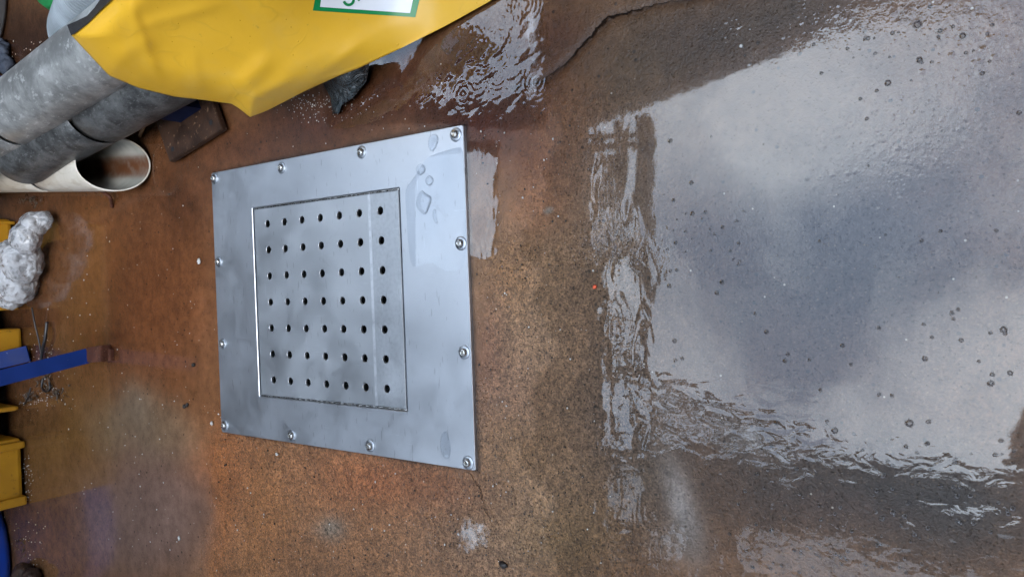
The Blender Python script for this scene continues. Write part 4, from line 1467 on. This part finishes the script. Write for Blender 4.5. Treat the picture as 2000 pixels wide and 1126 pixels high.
# ------------------------------------------------------------------ bubbles floating on the wide puddle
m = NT('water_bubble')
lw = m.n('LayerWeight')
lw.inputs['Blend'].default_value = 0.35
g = m.n('BsdfGlossy')
g.inputs['Roughness'].default_value = 0.04
tr = m.n('BsdfTransparent')
m.put(tr.inputs['Color'], m.mix(lw.outputs['Facing'], (0.8, 0.8, 0.8), (0.06, 0.06, 0.06)))
fr = m.n('Fresnel')
fr.inputs['IOR'].default_value = 1.5
mx = m.n('MixShader')
m.put(mx.inputs[0], m.math('MULTIPLY', fr.outputs[0], 1.0))
m.t.links.new(tr.outputs[0], mx.inputs[1])
m.t.links.new(g.outputs[0], mx.inputs[2])
m.t.links.new(mx.outputs[0], m.out.inputs['Surface'])
BUB = m.m
bm = bmesh.new()
lathe(bm, [(0, .85), (.3, .8), (.55, .66), (.75, .46), (.88, .24), (.98, .06), (1.25, .0)], 16)
bub_me = bpy.data.meshes.new('bubble')
bm.to_mesh(bub_me)
bm.free()
bub_me.materials.append(BUB)
bub_me.polygons.foreach_set('use_smooth', [True] * len(bub_me.polygons))
BUBS = [(1792, 48, 9), (1880, 70, 7), (1796, 117, 7), (1734, 162, 7), (1712, 177, 4), (1776, 826, 9), (1630, 840, 7), (1960, 643, 7), (1963, 650, 5), (1934, 650, 4), (1877, 664, 5), (1806, 700, 6), (1935, 748, 7), (1938, 731, 5), (1973, 728, 6),
        (1859, 611, 5), (1871, 604, 4), (1862, 622, 4), (1645, 674, 5), (1533, 704, 5), (1581, 702, 4), (1538, 691, 4), (1662, 711, 4), (1717, 640, 4), (1804, 633, 4), (1820, 658, 4), (1813, 823, 5), (1810, 866, 5), (1812, 864, 4), (1955, 860, 5),
        (1717, 770, 4), (1742, 772, 4), (1602, 761, 4), (1615, 822, 4), (1516, 825, 5), (1836, 60, 5), (1833, 72, 4), (1886, 103, 4), (1693, 232, 4), (1680, 193, 4), (1604, 143, 4), (1589, 87, 4), (1655, 95, 4), (1410, 551, 5), (1400, 572, 5), (1307, 558, 5),
        (1310, 529, 4), (1322, 527, 4), (1443, 475, 4), (1352, 417, 5), (1350, 357, 5), (1309, 275, 5), (1315, 391, 4), (1411, 443, 4), (1475, 612, 4), (1497, 648, 5), (1317, 665, 5), (1319, 703, 4), (1332, 700, 4), (1912, 705, 4), (1800, 470, 4), (1837, 451, 4), (1946, 450, 4), (1990, 220, 5),
        (1630, 1003, 4), (1722, 1012, 6), (1743, 999, 6), (1870, 1017, 5), (1875, 1021, 5), (1772, 982, 5), (1786, 1044, 5), (1724, 928, 6), (1712, 958, 5), (1603, 1014, 4), (1836, 948, 6), (1978, 992, 6), (1980, 880, 4)]
for k, (px, py, r) in enumerate(BUBS):
    c0 = P(px, py, .003)
    o = bpy.data.objects.new('bubble', bub_me)
    col.objects.link(o)
    s = r * 0.78 * depth(c0) / FPX
    o.location = (c0.x, c0.y, .0022)
    o.scale = (s, s, s)
    tag(o, 'tiny round bubble floating on the wide puddle', 'bubble', 'bubbles on the puddle')

# ------------------------------------------------------------------ drops lying on the steel cover
m = NT('rain_drop')
g = m.n('BsdfGlossy')
g.inputs['Roughness'].default_value = 0.02
tr = m.n('BsdfTransparent')
tr.inputs['Color'].default_value = (0.93, 0.94, 0.95, 1)
fr = m.n('Fresnel')
fr.inputs['IOR'].default_value = 1.45
mx = m.n('MixShader')
m.put(mx.inputs[0], fr.outputs[0])
m.t.links.new(tr.outputs[0], mx.inputs[1])
m.t.links.new(g.outputs[0], mx.inputs[2])
m.t.links.new(mx.outputs[0], m.out.inputs['Surface'])
DROP = m.m
def drop(outline, label, zb=None, rise=1.0):
    bm = bmesh.new()
    n_ = 40
    cx = sum(p[0] for p in outline) / len(outline)
    cy = sum(p[1] for p in outline) / len(outline)
    k = len(outline)
    pts_ = []
    for i in range(n_):
        u = i / n_ * k
        a = int(u) % k
        f = u - int(u)
        q0, q1_, q2_, q3_ = outline[a - 1], outline[a], outline[(a + 1) % k], outline[(a + 2) % k]
        pts_.append(tuple(0.5 * (2 * q1_[c] + (q2_[c] - q0[c]) * f + (2 * q0[c] - 5 * q1_[c] + 4 * q2_[c] - q3_[c]) * f * f + (3 * q1_[c] - q0[c] - 3 * q2_[c] + q3_[c]) * f ** 3) for c in (0, 1)))
    rs = []
    for s, z in ((1.0, .0), (.94, .0009), (.84, .0014), (.6, .0016), (.3, .0016)):
        rs.append([bm.verts.new(P(cx + (x - cx) * s, cy + (y - cy) * s, (ZT if zb is None else zb) + .0002 + z * rise)) for x, y in pts_])
    c0 = bm.verts.new(P(cx, cy, (ZT if zb is None else zb) + .0002 + .0016 * rise))
    for a, b in zip(rs, rs[1:]):
        for i in range(n_):
            bm.faces.new((a[i], a[(i + 1) % n_], b[(i + 1) % n_], b[i]))
    for i in range(n_):
        bm.faces.new((rs[-1][i], rs[-1][(i + 1) % n_], c0))
    tag(bm_obj('water_drop', bm, DROP, None, True), label, 'water drop', 'drops on the steel cover')
drop([(832, 347), (840, 343), (846, 350), (843, 360), (836, 362), (831, 356)], 'small round water drop near the upper right corner of the steel cover')
drop([(812, 328), (820, 320), (829, 324), (830, 334), (822, 342), (814, 338)], 'ring shaped water drop nearest the upper edge of the steel cover')
drop([(815, 383), (823, 372), (832, 378), (842, 385), (840, 400), (832, 418), (822, 415), (813, 402)], 'largest lumpy water patch on the near border of the steel cover')
drop([(846, 410), (851, 409), (850, 420), (855, 436), (849, 434), (845, 422)], 'thin curved water streak on the near border of the steel cover')
drop([(838, 268), (848, 262), (856, 270), (850, 290), (842, 296), (836, 284)], 'pale water patch beside the upper right bolt of the steel cover')
drop([(862, 850), (872, 842), (880, 870), (878, 892), (868, 894), (860, 872)], 'long water patch beside the lower right bolt of the steel cover')
drop([(842, 304), (878, 292), (902, 290), (906, 330), (909, 400), (912, 470), (905, 520), (872, 530), (842, 512), (806, 520), (797, 470), (794, 420), (792, 372), (806, 350), (828, 316)],
     'wide thin sheet of water on the near border of the steel cover', None, 0.07)
random.seed(21)
for x0, y0, x1, y1, n_, r0, r1 in ((1440, 950, 1990, 1040, 34, 2.5, 5), (1440, 1045, 1840, 1120, 40, 2.5, 4.5), (1420, 860, 1960, 930, 22, 2.5, 5), (1290, 240, 1990, 700, 24, 1.5, 3.0), (1650, 30, 1990, 160, 20, 2, 5), (1290, 400, 1450, 520, 16, 2, 4)):
    for _ in range(n_):
        px, py = random.uniform(x0, x1), random.uniform(y0, y1)
        c0 = P(px, py, .003)
        o = bpy.data.objects.new('bubble', bub_me)
        col.objects.link(o)
        q = random.uniform(r0, r1) * 0.78 * depth(c0) / FPX
        o.location = (c0.x, c0.y, .0022)
        o.scale = (q, q * random.uniform(.85, 1.15), q * random.uniform(.6, 1.0))
        tag(o, 'tiny round bubble floating on the wide puddle', 'bubble', 'bubbles on the puddle')
